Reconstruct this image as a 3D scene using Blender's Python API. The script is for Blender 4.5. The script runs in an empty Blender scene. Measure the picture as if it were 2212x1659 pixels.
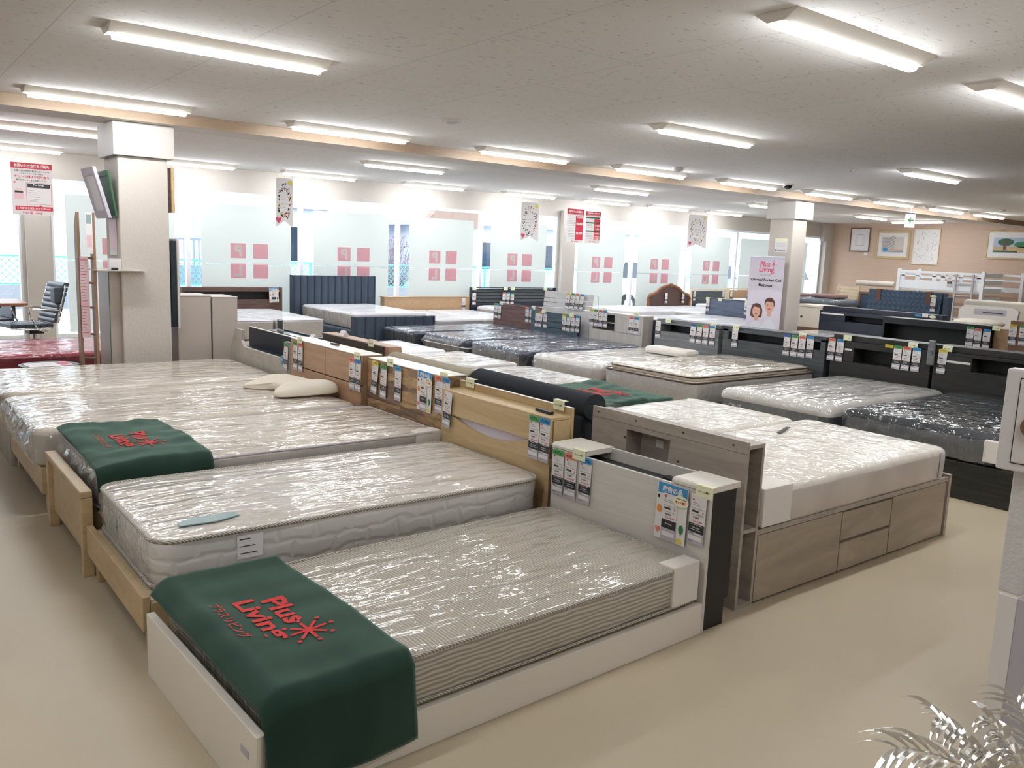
import bpy, bmesh, math, random
from mathutils import Matrix, Vector, noise
random.seed(7)
S = bpy.context.scene
COL = S.collection
R = math.radians

# ------------------------------------------------------------------ camera
def set_camera():
    H = 1.62
    yaw, pit, rol = R(51.963), R(8.933), R(2.260)
    fw = Vector((math.cos(yaw)*math.cos(pit), math.sin(yaw)*math.cos(pit), -math.sin(pit)))
    r = Vector((math.sin(yaw), -math.cos(yaw), 0)); u = r.cross(fw)
    r2 = r*math.cos(rol)+u*math.sin(rol); u2 = u*math.cos(rol)-r*math.sin(rol)
    cd = bpy.data.cameras.new('camera'); cam = bpy.data.objects.new('camera', cd); COL.objects.link(cam)
    cd.sensor_width = 36; cd.sensor_fit = 'HORIZONTAL'; cd.lens = 1812.08/2212*36
    cd.clip_start = .05; cd.clip_end = 300
    m = Matrix((( r2.x, u2.x, -fw.x, 0), (r2.y, u2.y, -fw.y, 0), (r2.z, u2.z, -fw.z, H), (0, 0, 0, 1)))
    cam.matrix_world = m
    S.camera = cam
set_camera()

# ------------------------------------------------------------------ light
W = bpy.data.worlds.new('overcast_sky'); S.world = W; W.use_nodes = True
bg = W.node_tree.nodes['Background']; bg.inputs[0].default_value = (.84, .92, 1.0, 1); bg.inputs[1].default_value = 2.5
LAMP = 33.0           # strength of the ceiling lamp diffusers
S.view_settings.view_transform = 'Standard'; S.view_settings.look = 'None'
S.view_settings.gamma = 1; S.view_settings.use_curve_mapping = False
S.view_settings.exposure = 1.13
S.cycles.max_bounces = 8; S.cycles.diffuse_bounces = 4; S.cycles.glossy_bounces = 3
S.cycles.transparent_max_bounces = 12; S.cycles.sample_clamp_indirect = 6
S.cycles.caustics_reflective = False; S.cycles.caustics_refractive = False
S.cycles.use_denoising = True

# ------------------------------------------------------------------ materials
def lin(h):
    if isinstance(h, str):
        v = [int(h[i:i+2], 16)/255 for i in (0, 2, 4)]
        return tuple(x/12.92 if x <= .04045 else ((x+.055)/1.055)**2.4 for x in v)
    return tuple(h)
MATS = {}
class NT:
    def __init__(s, name):
        s.m = bpy.data.materials.new(name); s.m.use_nodes = True; s.t = s.m.node_tree
        s.b = s.t.nodes['Principled BSDF']; s.o = s.t.nodes['Material Output']; MATS[name] = s.m; s._c = None
    def n(s, typ, **k):
        nd = s.t.nodes.new(typ)
        for a, v in k.items():
            if a in nd.inputs: nd.inputs[a].default_value = v
            else: setattr(nd, a, v)
        return nd
    def l(s, a, b): s.t.links.new(a, b)
    def map(s, scale=(1, 1, 1), rot=(0, 0, 0), gen=False):
        if s._c is None: s._c = s.n('ShaderNodeTexCoord')
        mp = s.n('ShaderNodeMapping'); mp.inputs['Scale'].default_value = scale; mp.inputs['Rotation'].default_value = rot
        s.l(s._c.outputs['Generated' if gen else 'Object'], mp.inputs[0]); return mp.outputs[0]
    def ramp(s, src, stops):
        r = s.n('ShaderNodeValToRGB'); e = r.color_ramp.elements
        while len(e) < len(stops): e.new(.5)
        for i, (p, c) in enumerate(stops):
            e[i].position = p; e[i].color = (*lin(c), 1) if not isinstance(c, float) else (c, c, c, 1)
        s.l(src, r.inputs[0]); return r.outputs[0]
    def bump(s, h, st, dist=.01, nrm=None):
        b = s.n('ShaderNodeBump'); b.inputs['Strength'].default_value = st; b.inputs['Distance'].default_value = dist
        s.l(h, b.inputs['Height'])
        if nrm: s.l(nrm, b.inputs['Normal'])
        return b.outputs[0]
def plain(name, c, rough=.5, metal=0, spec=.5, bump=0, bscale=200, trans=0):
    t = NT(name); t.b.inputs['Base Color'].default_value = (*lin(c), 1); t.b.inputs['Roughness'].default_value = rough
    t.b.inputs['Metallic'].default_value = metal; t.b.inputs['Specular IOR Level'].default_value = spec
    if bump:
        nz = t.n('ShaderNodeTexNoise', Scale=bscale, Detail=3.0); t.l(t.map(), nz.inputs[0])
        t.l(t.bump(nz.outputs[0], bump, .004), t.b.inputs['Normal'])
    return t.m
def wood(name, c1, c2, rough=.45, scale=(14, 1.2, 14), k=1.6, c3=None, spec=.4):
    t = NT(name); mp = t.map(scale)
    nz = t.n('ShaderNodeTexNoise', Scale=k, Detail=6.0, Roughness=.62, Distortion=1.2); t.l(mp, nz.inputs[0])
    st = [(.3, c1), (.62, c2)] + ([(.75, c3)] if c3 else [])
    t.l(t.ramp(nz.outputs[0], st), t.b.inputs['Base Color'])
    t.b.inputs['Roughness'].default_value = rough; t.b.inputs['Specular IOR Level'].default_value = spec
    t.l(t.bump(nz.outputs[0], .12, .003), t.b.inputs['Normal'])
    return t.m
def wrapped(name, c, c2=None, kind='plain', wr=1.0, coat=1.0, dirn=(2.2, 9, 3), base_rough=.8):
    """mattress ticking under clear plastic film: ticking as base, film as clear coat with creases"""
    t = NT(name); b = t.b
    c2 = c2 or c
    if kind == 'plain':
        nz = t.n('ShaderNodeTexNoise', Scale=3.0, Detail=2.0); t.l(t.map(), nz.inputs[0])
        t.l(t.ramp(nz.outputs[0], [(.35, c), (.65, c2)]), b.inputs['Base Color'])
        q = t.n('ShaderNodeTexNoise', Scale=11.0, Detail=1.0, Distortion=.6); t.l(t.map(), q.inputs[0])
        t.l(t.bump(q.outputs[0], .25, .02), b.inputs['Normal'])
    elif kind in ('stripe_x', 'stripe_z'):
        w = t.n('ShaderNodeTexWave', wave_type='BANDS', bands_direction='X' if kind == 'stripe_x' else 'Z')
        for a, v in (('Scale', 24.0 if kind == 'stripe_x' else 18.0), ('Distortion', 3.2), ('Detail', 2.0), ('Detail Scale', 1.6)): w.inputs[a].default_value = v
        t.l(t.map((1, .55, 1) if kind == 'stripe_x' else (.35, .35, 1)), w.inputs[0])
        t.l(t.ramp(w.outputs[1], [(.3, c), (.7, c2)]), b.inputs['Base Color'])
        q = t.n('ShaderNodeTexVoronoi', Scale=5.5); q.feature = 'SMOOTH_F1'; t.l(t.map(rot=(0, 0, .78)), q.inputs[0])
        t.l(t.bump(q.outputs[0], .35, .03), b.inputs['Normal'])
    elif kind == 'quilt':
        q = t.n('ShaderNodeTexBrick'); q.inputs['Scale'].default_value = 1; q.inputs['Brick Width'].default_value = .17
        q.inputs['Row Height'].default_value = .075; q.inputs['Mortar Size'].default_value = .02; q.inputs['Mortar Smooth'].default_value = 1
        q.inputs['Color1'].default_value = q.inputs['Color2'].default_value = (1, 1, 1, 1); q.inputs['Mortar'].default_value = (0, 0, 0, 1)
        dn = t.n('ShaderNodeTexNoise', Scale=6.0); t.l(t.map(), dn.inputs[0])
        ad = t.n('ShaderNodeVectorMath', operation='MULTIPLY_ADD'); t.l(dn.outputs[1], ad.inputs[0]); ad.inputs[1].default_value = (.11, .11, .11)
        t.l(t.map(rot=(R(90), 0, 0)), ad.inputs[2]); t.l(ad.outputs[0], q.inputs[0])
        b.inputs['Base Color'].default_value = (*lin(c), 1)
        t.l(t.bump(q.outputs[0], .25, .012), b.inputs['Normal'])
    elif kind == 'check':
        q = t.n('ShaderNodeTexChecker', Scale=60.0); q.inputs['Color1'].default_value = (*lin(c), 1); q.inputs['Color2'].default_value = (*lin(c2), 1)
        t.l(t.map(), q.inputs[0]); t.l(q.outputs[0], b.inputs['Base Color'])
    elif kind == 'marble':
        q = t.n('ShaderNodeTexNoise', Scale=9.0, Detail=3.0, Distortion=2.5); t.l(t.map(), q.inputs[0])
        t.l(t.ramp(q.outputs[0], [(.46, c), (.5, c2), (.54, c)]), b.inputs['Base Color'])
        t.l(t.bump(q.outputs[0], .3, .01), b.inputs['Normal'])
    b.inputs['Roughness'].default_value = base_rough
    b.inputs['Coat Weight'].default_value = coat; b.inputs['Coat Roughness'].default_value = .04; b.inputs['Coat IOR'].default_value = 1.52
    b.inputs['Coat IOR'].default_value = 1.62
    rg = t.n('ShaderNodeTexNoise', Scale=1.0, Detail=3.0, Roughness=.5, Distortion=.8); rg.noise_type = 'RIDGED_MULTIFRACTAL' if hasattr(rg, 'noise_type') else rg.noise_type
    t.l(t.map((dirn[0]*.9, dirn[1]*.7, dirn[2]), rot=(0, 0, .12)), rg.inputs[0])
    n1 = t.n('ShaderNodeTexNoise', Scale=1.2, Detail=2.0, Roughness=.5, Distortion=.5); t.l(t.map(dirn), n1.inputs[0])
    r2 = t.n('ShaderNodeTexNoise', Scale=2.6, Detail=2.0, Roughness=.5, Distortion=1.4); r2.noise_type = 'RIDGED_MULTIFRACTAL'
    t.l(t.map((dirn[0]*1.6, dirn[1]*.8, dirn[2]), rot=(0, 0, -.5)), r2.inputs[0])
    mk = t.n('ShaderNodeTexNoise', Scale=2.2, Detail=1.0); t.l(t.map(), mk.inputs[0]); mkr = t.ramp(mk.outputs[0], [(.38, 0.25), (.62, 1.0)])
    m_ = t.n('ShaderNodeMath', operation='MULTIPLY'); t.l(r2.outputs[0], m_.inputs[0]); t.l(mkr, m_.inputs[1])
    bb = t.bump(n1.outputs[0], 1.0, .03*wr); bb = t.bump(rg.outputs[0], 1.0, .006*wr, bb); bb = t.bump(m_.outputs[0], 1.0, .005*wr, bb)
    t.l(bb, b.inputs['Coat Normal'])
    return t.m
def emit(name, c, s):
    t = NT(name); t.b.inputs['Base Color'].default_value = (.8, .8, .8, 1)
    t.b.inputs['Emission Color'].default_value = (*lin(c), 1); t.b.inputs['Emission Strength'].default_value = s; return t.m
def thin_glass(name, tint=(1, 1, 1), fac=.08, rough=0.0, haze=0):
    t = NT(name); tr = t.n('ShaderNodeBsdfTransparent'); tr.inputs[0].default_value = (*tint, 1)
    gl = t.n('ShaderNodeBsdfGlossy'); gl.inputs['Roughness'].default_value = rough
    lw = t.n('ShaderNodeLayerWeight'); lw.inputs[0].default_value = .5; pw = t.n('ShaderNodeMath', operation='POWER'); t.l(lw.outputs['Facing'], pw.inputs[0]); pw.inputs[1].default_value = 5
    ma = t.n('ShaderNodeMath', operation='MULTIPLY_ADD'); t.l(pw.outputs[0], ma.inputs[0]); ma.inputs[1].default_value = .9; ma.inputs[2].default_value = .05
    mx = t.n('ShaderNodeMixShader'); t.l(ma.outputs[0], mx.inputs[0]); t.l(tr.outputs[0], mx.inputs[1]); t.l(gl.outputs[0], mx.inputs[2])
    out = mx.outputs[0]
    if haze:
        n1 = t.n('ShaderNodeTexNoise', Scale=9.0, Detail=5.0, Distortion=1.5); t.l(t.map(), n1.inputs[0])
        bn = t.bump(n1.outputs[0], .9, .03); t.l(bn, gl.inputs['Normal']); t.l(bn, lw.inputs['Normal'])
        df = t.n('ShaderNodeBsdfDiffuse'); df.inputs[0].default_value = (.85, .85, .88, 1)
        m2 = t.n('ShaderNodeMixShader'); m2.inputs[0].default_value = haze; t.l(out, m2.inputs[1]); t.l(df.outputs[0], m2.inputs[2]); out = m2.outputs[0]
    t.l(out, t.o.inputs[0]); return t.m
def film(name, c, tr=.6):
    t = NT(name); d = t.n('ShaderNodeBsdfDiffuse'); d.inputs[0].default_value = (*lin(c), 1)
    l_ = t.n('ShaderNodeBsdfTranslucent'); l_.inputs[0].default_value = (*lin(c), 1)
    m = t.n('ShaderNodeMixShader'); m.inputs[0].default_value = tr; t.l(d.outputs[0], m.inputs[1]); t.l(l_.outputs[0], m.inputs[2]); t.l(m.outputs[0], t.o.inputs[0]); return t.m

def floor_mat():
    t = NT('floor_vinyl'); n1 = t.n('ShaderNodeTexNoise', Scale=1.1, Detail=4.0); t.l(t.map(), n1.inputs[0])
    n2 = t.n('ShaderNodeTexNoise', Scale=420.0, Detail=2.0); t.l(t.map(), n2.inputs[0])
    a = t.ramp(n1.outputs[0], [(.3, 'b9ab93'), (.7, 'c2b49c')]); b = t.ramp(n2.outputs[0], [(.38, 'a08f74'), (.55, 'd8c8ac')])
    mx = t.n('ShaderNodeMix', data_type='RGBA'); mx.inputs[0].default_value = .22; t.l(a, mx.inputs[6]); t.l(b, mx.inputs[7])
    t.l(mx.outputs[2], t.b.inputs['Base Color']); t.b.inputs['Roughness'].default_value = .42; t.b.inputs['Specular IOR Level'].default_value = .35
floor_mat()
def ceiling_mat():
    t = NT('ceiling_board'); q = t.n('ShaderNodeTexBrick'); q.offset = .5
    for a, v in (('Scale', 1.0), ('Brick Width', 1.82), ('Row Height', .91), ('Mortar Size', .0035), ('Mortar Smooth', .2)): q.inputs[a].default_value = v
    q.inputs['Color1'].default_value = q.inputs['Color2'].default_value = (1, 1, 1, 1); q.inputs['Mortar'].default_value = (0, 0, 0, 1)
    t.l(t.map(rot=(0, 0, R(90))), q.inputs[0])
    n2 = t.n('ShaderNodeTexNoise', Scale=38.0, Detail=2.0); t.l(t.map((.45, 1.3, 1)), n2.inputs[0])
    pits = t.ramp(n2.outputs[0], [(.30, 'b0aba7'), (.35, 'd6d2ce')])
    mx = t.n('ShaderNodeMix', data_type='RGBA'); t.l(q.outputs[0], mx.inputs[0]); mx.inputs[6].default_value = (*lin('bcb7b3'), 1); t.l(pits, mx.inputs[7])
    t.l(mx.outputs[2], t.b.inputs['Base Color']); t.b.inputs['Roughness'].default_value = .9
    t.l(t.bump(n2.outputs[0], .3, .004), t.b.inputs['Normal'])
ceiling_mat()
def plaster(name, c, s=60, st=.7):
    t = NT(name); t.b.inputs['Base Color'].default_value = (*lin(c), 1); t.b.inputs['Roughness'].default_value = .75
    n2 = t.n('ShaderNodeTexVoronoi', Scale=float(s)); n2.feature = 'SMOOTH_F1'; t.l(t.map((1, 1, 1.5)), n2.inputs[0])
    n3 = t.n('ShaderNodeTexNoise', Scale=s*.7, Detail=3.0); t.l(t.map(), n3.inputs[0])
    t.l(t.bump(n3.outputs[0], st, .006), t.b.inputs['Normal'])
plaster('pillar_plaster', 'c9c0b6', 55, .6); plaster('rough_render', 'd8d4d2', 70, 1.0)
plain('white_paint', 'c8c2bb', .6); plain('wall_paint', 'bfb8b0', .7); plain('sign_white', 'e6e2e0', .5); plain('white_gloss', 'e4ddd2', .3)
plain('frame_white', 'e8ecf2', .35); plain('black', '101010', .5); plain('dark_band', '2b2c2f', .5); plain('tag_grey', 'b9b4bc', .6); plain('ink', '3a3638', .6)
plain('ink_grey', '8d898c', .6); plain('red', 'd2304a', .5); plain('red_dull', 'd4456a', .5); plain('blue_tag', '3d95d0', .5); plain('green_tag', '4fa25c', .5)
plain('salmon_tag', 'e8846c', .5); plain('yellow_tag', 'e8d34a', .5); plain('navy_tag', '4763b0', .5); plain('note_yellow', 'efeecb', .6); plain('orange', 'e59345', .5)
plain('green_ink', '2e7f4e', .5); plain('poster_red', 'd1344a', .55); plain('poster_green', '35593a', .55); plain('pink_tint', 'e8c3c8', .5); plain('lilac', 'd8d0dc', .6)
plain('cabinet_beige', 'b8aca2', .45); plain('beige_trim', 'cfc8c0', .5); plain('steel', 'c8ccd2', .22, 1.0); plain('chrome', 'e4e6ea', .08, 1.0); plain('plastic_black', '16171a', .35)
plain('leather_grey', '3c4650', .38); plain('camera_dome', '0c0c10', .05); plain('switch_white', 'dcd6d6', .4)
plain('skin', 'd9a892', .6); plain('hair_brown', '5a3a34', .7); plain('shirt', 'dcdce6', .7); plain('lip', 'b05a60', .6)
wood('oak', 'b99d72', 'cdb48a', .42, (10, 1.1, 10), 1.5, 'a98c62'); wood('light_wood', 'b0956e', 'c2a983', .42, (3, 3, 9), 1.6)
wood('dark_knot_wood', '80573a', 'a67d54', .4, (3, 8, 8), 2.0); wood('brown_door', 'a88468', 'b79577', .45, (12, .8, 12), 1.5)
wood('walnut', '4b3a36', '6a5148', .4, (14, 1.0, 14), 1.6); wood('walnut_purple', '56403f', '7a5e5a', .45, (10, 1.0, 14), 1.4); wood('grey_wash', '9a8f86', 'b0a69a', .5, (5, .9, 7), 1.6, 'bcb2a4')
wood('grey_wash_rose', '9b8d7c', 'aea08e', .5, (1.2, 3, 5), 1.4, 'bba694'); wood('stone_grey', 'a8a198', 'b8b1a8', .6, (3, 3, 3), 2.0); wood('black_wood', '22221f', '32322e', .42, (14, 1, 16), 1.8)
wood('charcoal', '3d4144', '52565a', .45, (14, 1, 16), 1.6); wood('mid_grey', '66686a', '7c7e80', .45, (14, 1, 14), 1.6); wood('pale_grey_wood', 'b4ada6', 'c6c0b8', .45, (10, 10, 1), 1.6)
wood('blue_grey_wood', '4d566a', '6a7488', .45, (14, 1, 14), 1.8); wood('teal_grey', '3f505a', '51636c', .5, (14, 1, 14), 1.5); wood('beam_veneer', '947c66', 'a18a72', .45, (1.2, 14, 14), 1.5)
wood('white_wood', 'cfcac3', 'dad5ce', .35, (12, .9, 12), 1.6); wood('tan_wood', 'b08f6c', 'be9d78', .5, (1, 12, 12), 1.5); wood('pine_slat', 'd8c4a0', 'e6d6b8', .5, (3, 3, 3)); wood('ladder_wood', '8a6a50', '9f7d60', .5, (6, 6, 1), 1.5)
wood('table_wood', '7c5542', '95694f', .35, (1, 12, 12), 1.5); wood('carved_brown', '6e4630', '8a5a3c', .35, (5, 5, 5), 2)
wood('grey_slat_white', 'c2c0c0', 'd2d0cf', .5, (10, 1, 10))
plain('navy_wood', '262c3a', .4); plain('navy_fabric', '20262f', .85, bump=.3, bscale=500); plain('beige_fabric', 'aaa08c', .85, bump=.3, bscale=500); plain('blue_velvet', '3f4a5a', .75, bump=.2, bscale=300)
plain('dark_brown_panel', '4a4039', .5); plain('brown_leather', '584039', .45); plain('quilt_blue', '3d4e62', .8); plain('leather_strap', '6a4536', .5)
plain('light_upholstery', 'd0c8bc', .9); plain('foam_cream', 'e6dccb', .85); plain('foam_white', 'e6e0d8', .8); plain('paper', 'eae6e6', .6); plain('carton', 'c29a68', .8); plain('brown_board', '7a5a44', .5)
plain('fence_green', '58b8ae', .5); plain('asphalt', '9a9ea4', .9); plain('kerb', '8b9096', .9); plain('render_pale', 'e2e4e6', .8); plain('slate_blue', 'a8b4c6', .7); plain('roof_tile', 'b4c2d8', .7); plain('brown_gable', '8a7468', .8)
plain('car_white', 'e8ebee', .3); plain('car_glass', '304050', .1); plain('tyre', '22242a', .7); plain('car_blue', '8aa8d0', .35); plain('hub', 'b8bcc2', .3); plain('foliage', '8a7a88', .9); plain('rail_grey', '7a8494', .5)
plain('cloth_red', 'cf2c26', .75)
plain('silver_leaf', 'f2f0ec', .22, 1.0); plain('speaker', 'cfc9c6', .4); plain('plaid', '9a7a78', .9); plain('mirror_dark', '1f2c36', .2)
t_ = NT('green_cloth'); n_ = t_.n('ShaderNodeTexNoise', Scale=900.0, Detail=2.0); t_.l(t_.map(), n_.inputs[0])
t_.l(t_.ramp(n_.outputs[0], [(.3, '10291f'), (.7, '183a2d')]), t_.b.inputs['Base Color']); t_.b.inputs['Roughness'].default_value = .95
t_.b.inputs['Sheen Weight'].default_value = .35; t_.b.inputs['Sheen Roughness'].default_value = .5; t_.b.inputs['Sheen Tint'].default_value = (.5, .8, .65, 1)
t_ = NT('pink_wallpaper'); n_ = t_.n('ShaderNodeTexNoise', Scale=2.0, Detail=8.0, Roughness=.7); t_.l(t_.map((2, 2, 30)), n_.inputs[0])
t_.l(t_.ramp(n_.outputs[0], [(.3, 'c8ad98'), (.7, 'd2b9a6')]), t_.b.inputs['Base Color']); t_.b.inputs['Roughness'].default_value = .8
t_ = NT('mosaic_wood'); v_ = t_.n('ShaderNodeTexVoronoi', Scale=3.0); v_.feature = 'F1'; v_.distance = 'CHEBYCHEV'; t_.l(t_.map((1, 1.6, 6)), v_.inputs[0])
g_ = t_.n('ShaderNodeSeparateColor'); t_.l(v_.outputs['Color'], g_.inputs[0])
n_ = t_.n('ShaderNodeTexNoise', Scale=3.0, Detail=5.0, Distortion=1.5); t_.l(t_.map((8, 1, 8)), n_.inputs[0])
m_ = t_.n('ShaderNodeMath', operation='ADD'); t_.l(g_.outputs[0], m_.inputs[0]); t_.l(n_.outputs[0], m_.inputs[1])
m2_ = t_.n('ShaderNodeMath', operation='MULTIPLY'); t_.l(m_.outputs[0], m2_.inputs[0]); m2_.inputs[1].default_value = .5
t_.l(t_.ramp(m2_.outputs[0], [(.25, '6a5546'), (.45, '977654'), (.62, 'b99a6c'), (.8, '85684c')]), t_.b.inputs['Base Color']); t_.b.inputs['Roughness'].default_value = .45
emit('lamp_glow', (.93, .965, 1.0), LAMP)
thin_glass('window_glass'); thin_glass('plastic_sheet', haze=.10); thin_glass('clear_acrylic', haze=.05)
film('film_white', 'dadcd8', .58); film('film_pink', 'e6b0b8', .58); film('film_letter', 'e4e4e0', .55); film('banner_print', 'dcd4de', .15)
wrapped('tk_stripe_top', 'c8c0b2', 'a39b8c', 'stripe_x', 1.0); wrapped('tk_stripe_side', 'c2bcb0', '928b80', 'stripe_z', 1.3)
wrapped('tk_cream', 'ddd6cd', 'd6cec4', 'plain', 1.05); wrapped('tk_quilt_side', 'd2ceca', kind='quilt', wr=.8, coat=.5)
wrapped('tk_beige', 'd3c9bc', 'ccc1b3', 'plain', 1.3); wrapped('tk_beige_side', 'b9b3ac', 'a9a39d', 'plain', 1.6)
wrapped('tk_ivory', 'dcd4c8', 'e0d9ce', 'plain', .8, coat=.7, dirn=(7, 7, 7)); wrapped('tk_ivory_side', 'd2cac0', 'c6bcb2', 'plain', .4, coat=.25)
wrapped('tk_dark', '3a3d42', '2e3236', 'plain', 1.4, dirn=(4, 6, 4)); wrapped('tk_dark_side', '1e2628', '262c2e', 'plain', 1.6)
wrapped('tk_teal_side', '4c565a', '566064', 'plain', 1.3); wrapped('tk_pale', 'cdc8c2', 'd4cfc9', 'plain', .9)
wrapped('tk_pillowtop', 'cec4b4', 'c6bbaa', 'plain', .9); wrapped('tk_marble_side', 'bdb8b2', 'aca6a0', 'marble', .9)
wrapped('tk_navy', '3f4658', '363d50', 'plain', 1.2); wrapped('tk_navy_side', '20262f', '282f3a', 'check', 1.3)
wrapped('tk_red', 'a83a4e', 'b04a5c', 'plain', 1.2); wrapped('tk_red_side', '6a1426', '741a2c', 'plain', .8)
wrapped('tk_white', 'dfe0e4', 'e6e6ea', 'plain', 1.0, coat=.7); wrapped('tk_zebra', 'c8c4bc', '3c3c3c', 'marble', 1.2)
wrapped('tk_grey', '5a6068', '666c74', 'plain', .6, coat=.4)
t_ = NT('rope'); w_ = t_.n('ShaderNodeTexWave'); w_.bands_direction = 'DIAGONAL'; w_.inputs['Scale'].default_value = 45; t_.l(t_.map(), w_.inputs[0])
t_.l(t_.ramp(w_.outputs[1], [(.3, '8c8378'), (.6, 'd6cfc4')]), t_.b.inputs['Base Color']); t_.l(t_.bump(w_.outputs[1], .6, .004), t_.b.inputs['Normal'])
t_ = NT('quilt_diamond'); v_ = t_.n('ShaderNodeTexChecker', Scale=16.0); t_.l(t_.map(rot=(R(45), 0, 0)), v_.inputs[0])
t_.l(t_.ramp(v_.outputs[1], [(0.0, '3b4c60'), (1.0, '46586c')]), t_.b.inputs['Base Color']); t_.b.inputs['Roughness'].default_value = .85

# ------------------------------------------------------------------ mesh builder
def xf(loc=(0, 0, 0), rz=0, rx=0, ry=0):
    return Matrix.Translation(loc) @ Matrix.Rotation(rz, 4, 'Z') @ Matrix.Rotation(rx, 4, 'X') @ Matrix.Rotation(ry, 4, 'Y')
_text = {}
def text_geo(s, bold=0.0):
    k = (s, bold)
    if k in _text: return _text[k]
    c = bpy.data.curves.new('t', 'FONT'); c.body = s; c.size = 1; c.align_x = 'CENTER'; c.align_y = 'CENTER'; c.resolution_u = 2; c.offset = bold
    o = bpy.data.objects.new('t', c); COL.objects.link(o)
    dg = bpy.context.evaluated_depsgraph_get(); me = bpy.data.meshes.new_from_object(o.evaluated_get(dg))
    vs = [tuple(v.co) for v in me.vertices]; fs = [tuple(p.vertices) for p in me.polygons]
    bpy.data.objects.remove(o); bpy.data.curves.remove(c); bpy.data.meshes.remove(me)
    if vs:
        cx = (min(v[0] for v in vs)+max(v[0] for v in vs))/2; cy = (min(v[1] for v in vs)+max(v[1] for v in vs))/2
        w = max(v[0] for v in vs)-min(v[0] for v in vs); h = max(v[1] for v in vs)-min(v[1] for v in vs)
        vs = [(v[0]-cx, v[1]-cy) for v in vs]
    else: w = h = 1
    _text[k] = (vs, fs, w, h); return _text[k]
class MB:
    def __init__(s, mats='white_paint'):
        s.v = []; s.f = []; s.mi = []; s.mats = [mats] if isinstance(mats, str) else list(mats); s.sm = []
        s.M = Matrix.Identity(4)
    def m(s, name):
        if name is None: return 0
        if name not in s.mats: s.mats.append(name)
        return s.mats.index(name)
    def add(s, vs, fs, mat=None, smooth=False, M=None):
        n = len(s.v); T = s.M @ M if M is not None else s.M
        s.v += [tuple(T @ Vector(v)) for v in vs]; k = s.m(mat)
        for f in fs: s.f.append(tuple(n+i for i in f)); s.mi.append(k); s.sm.append(smooth)
    def box(s, x0, x1, y0, y1, z0, z1, mat=None, M=None):
        x0, x1 = sorted((x0, x1)); y0, y1 = sorted((y0, y1)); z0, z1 = sorted((z0, z1))
        vs = [(x, y, z) for x in (x0, x1) for y in (y0, y1) for z in (z0, z1)]
        s.add(vs, [(0, 1, 3, 2), (4, 6, 7, 5), (0, 4, 5, 1), (2, 3, 7, 6), (0, 2, 6, 4), (1, 5, 7, 3)], mat, False, M)
    def prism(s, pts, a0, a1, axis='y', mat=None, smooth=False, M=None):
        """2D outline (counter-clockwise) extruded along an axis; pts are the two other coordinates in xyz order"""
        n = len(pts)
        def P(p, a): return {'x': (a, p[0], p[1]), 'y': (p[0], a, p[1]), 'z': (p[0], p[1], a)}[axis]
        vs = [P(p, a0) for p in pts]+[P(p, a1) for p in pts]
        fs = [tuple(range(n)), tuple(range(2*n-1, n-1, -1))]
        s.add(vs, fs, mat, False, M); 
        s.add(vs, [(i, n+i, n+(i+1) % n, (i+1) % n) for i in range(n)], mat, smooth, M)
    def cyl(s, c, r, h, axis='z', n=20, mat=None, r2=None, M=None):
        r2 = r if r2 is None else r2; vs = []
        for k, (rr, hh) in enumerate(((r, 0), (r2, h))):
            for i in range(n):
                a = 2*math.pi*i/n; p, q = rr*math.cos(a), rr*math.sin(a)
                vs.append({'z': (c[0]+p, c[1]+q, c[2]+hh), 'y': (c[0]+p, c[1]+hh, c[2]+q), 'x': (c[0]+hh, c[1]+p, c[2]+q)}[axis])
        s.add(vs, [tuple(range(n)), tuple(range(2*n-1, n-1, -1))], mat, False, M)
        s.add(vs, [(i, (i+1) % n, n+(i+1) % n, n+i) for i in range(n)], mat, True, M)
    def ball(s, c, r, n=12, mat=None, sc=(1, 1, 1), zmin=-1, M=None):
        vs = []; m = n//2
        for j in range(m+1):
            t = math.pi*j/m; z = max(math.cos(t), zmin)
            for i in range(n):
                a = 2*math.pi*i/n; vs.append((c[0]+r*sc[0]*math.sin(t)*math.cos(a), c[1]+r*sc[1]*math.sin(t)*math.sin(a), c[2]+r*sc[2]*z))
        s.add(vs, [(j*n+i, (j+1)*n+i, (j+1)*n+(i+1) % n, j*n+(i+1) % n) for j in range(m) for i in range(n)], mat, True, M)
    def tube(s, pts, r, n=8, closed=False, mat=None, taper=None, M=None):
        pts = [Vector(p) for p in pts]; L = len(pts); vs = []
        for i, p in enumerate(pts):
            a = pts[(i-1) % L] if (closed or i > 0) else p; b = pts[(i+1) % L] if (closed or i < L-1) else p
            d = (b-a).normalized(); up = Vector((0, 0, 1)) if abs(d.z) < .9 else Vector((1, 0, 0))
            u = d.cross(up).normalized(); w = u.cross(d)
            rr = r if taper is None else r*(1+(taper-1)*i/(L-1))
            for k in range(n):
                t = 2*math.pi*k/n; vs.append(p+u*rr*math.cos(t)+w*rr*math.sin(t))
        E = L if closed else L-1
        s.add(vs, [(i*n+k, i*n+(k+1) % n, ((i+1) % L)*n+(k+1) % n, ((i+1) % L)*n+k) for i in range(E) for k in range(n)], mat, True, M)
        if not closed: s.add(vs, [tuple(range(n))[::-1], tuple(range((L-1)*n, L*n))], mat, False, M)
    # flat graphics on a card whose face looks along -y; k = layer number
    def rect(s, x0, x1, z0, z1, mat, k=1, y=0, r=0):
        yy = y-.0006*k
        if r:
            pts = []
            for cx, cz, a0 in ((x1-r, z1-r, 0), (x0+r, z1-r, 90), (x0+r, z0+r, 180), (x1-r, z0+r, 270)):
                for i in range(4): a = R(a0+30*i); pts.append((cx+r*math.cos(a), yy, cz+r*math.sin(a)))
            s.add(pts, [tuple(range(len(pts)))[::-1]], mat)
        else: s.add([(x0, yy, z0), (x1, yy, z0), (x1, yy, z1), (x0, yy, z1)], [(0, 1, 2, 3)], mat)
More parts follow.
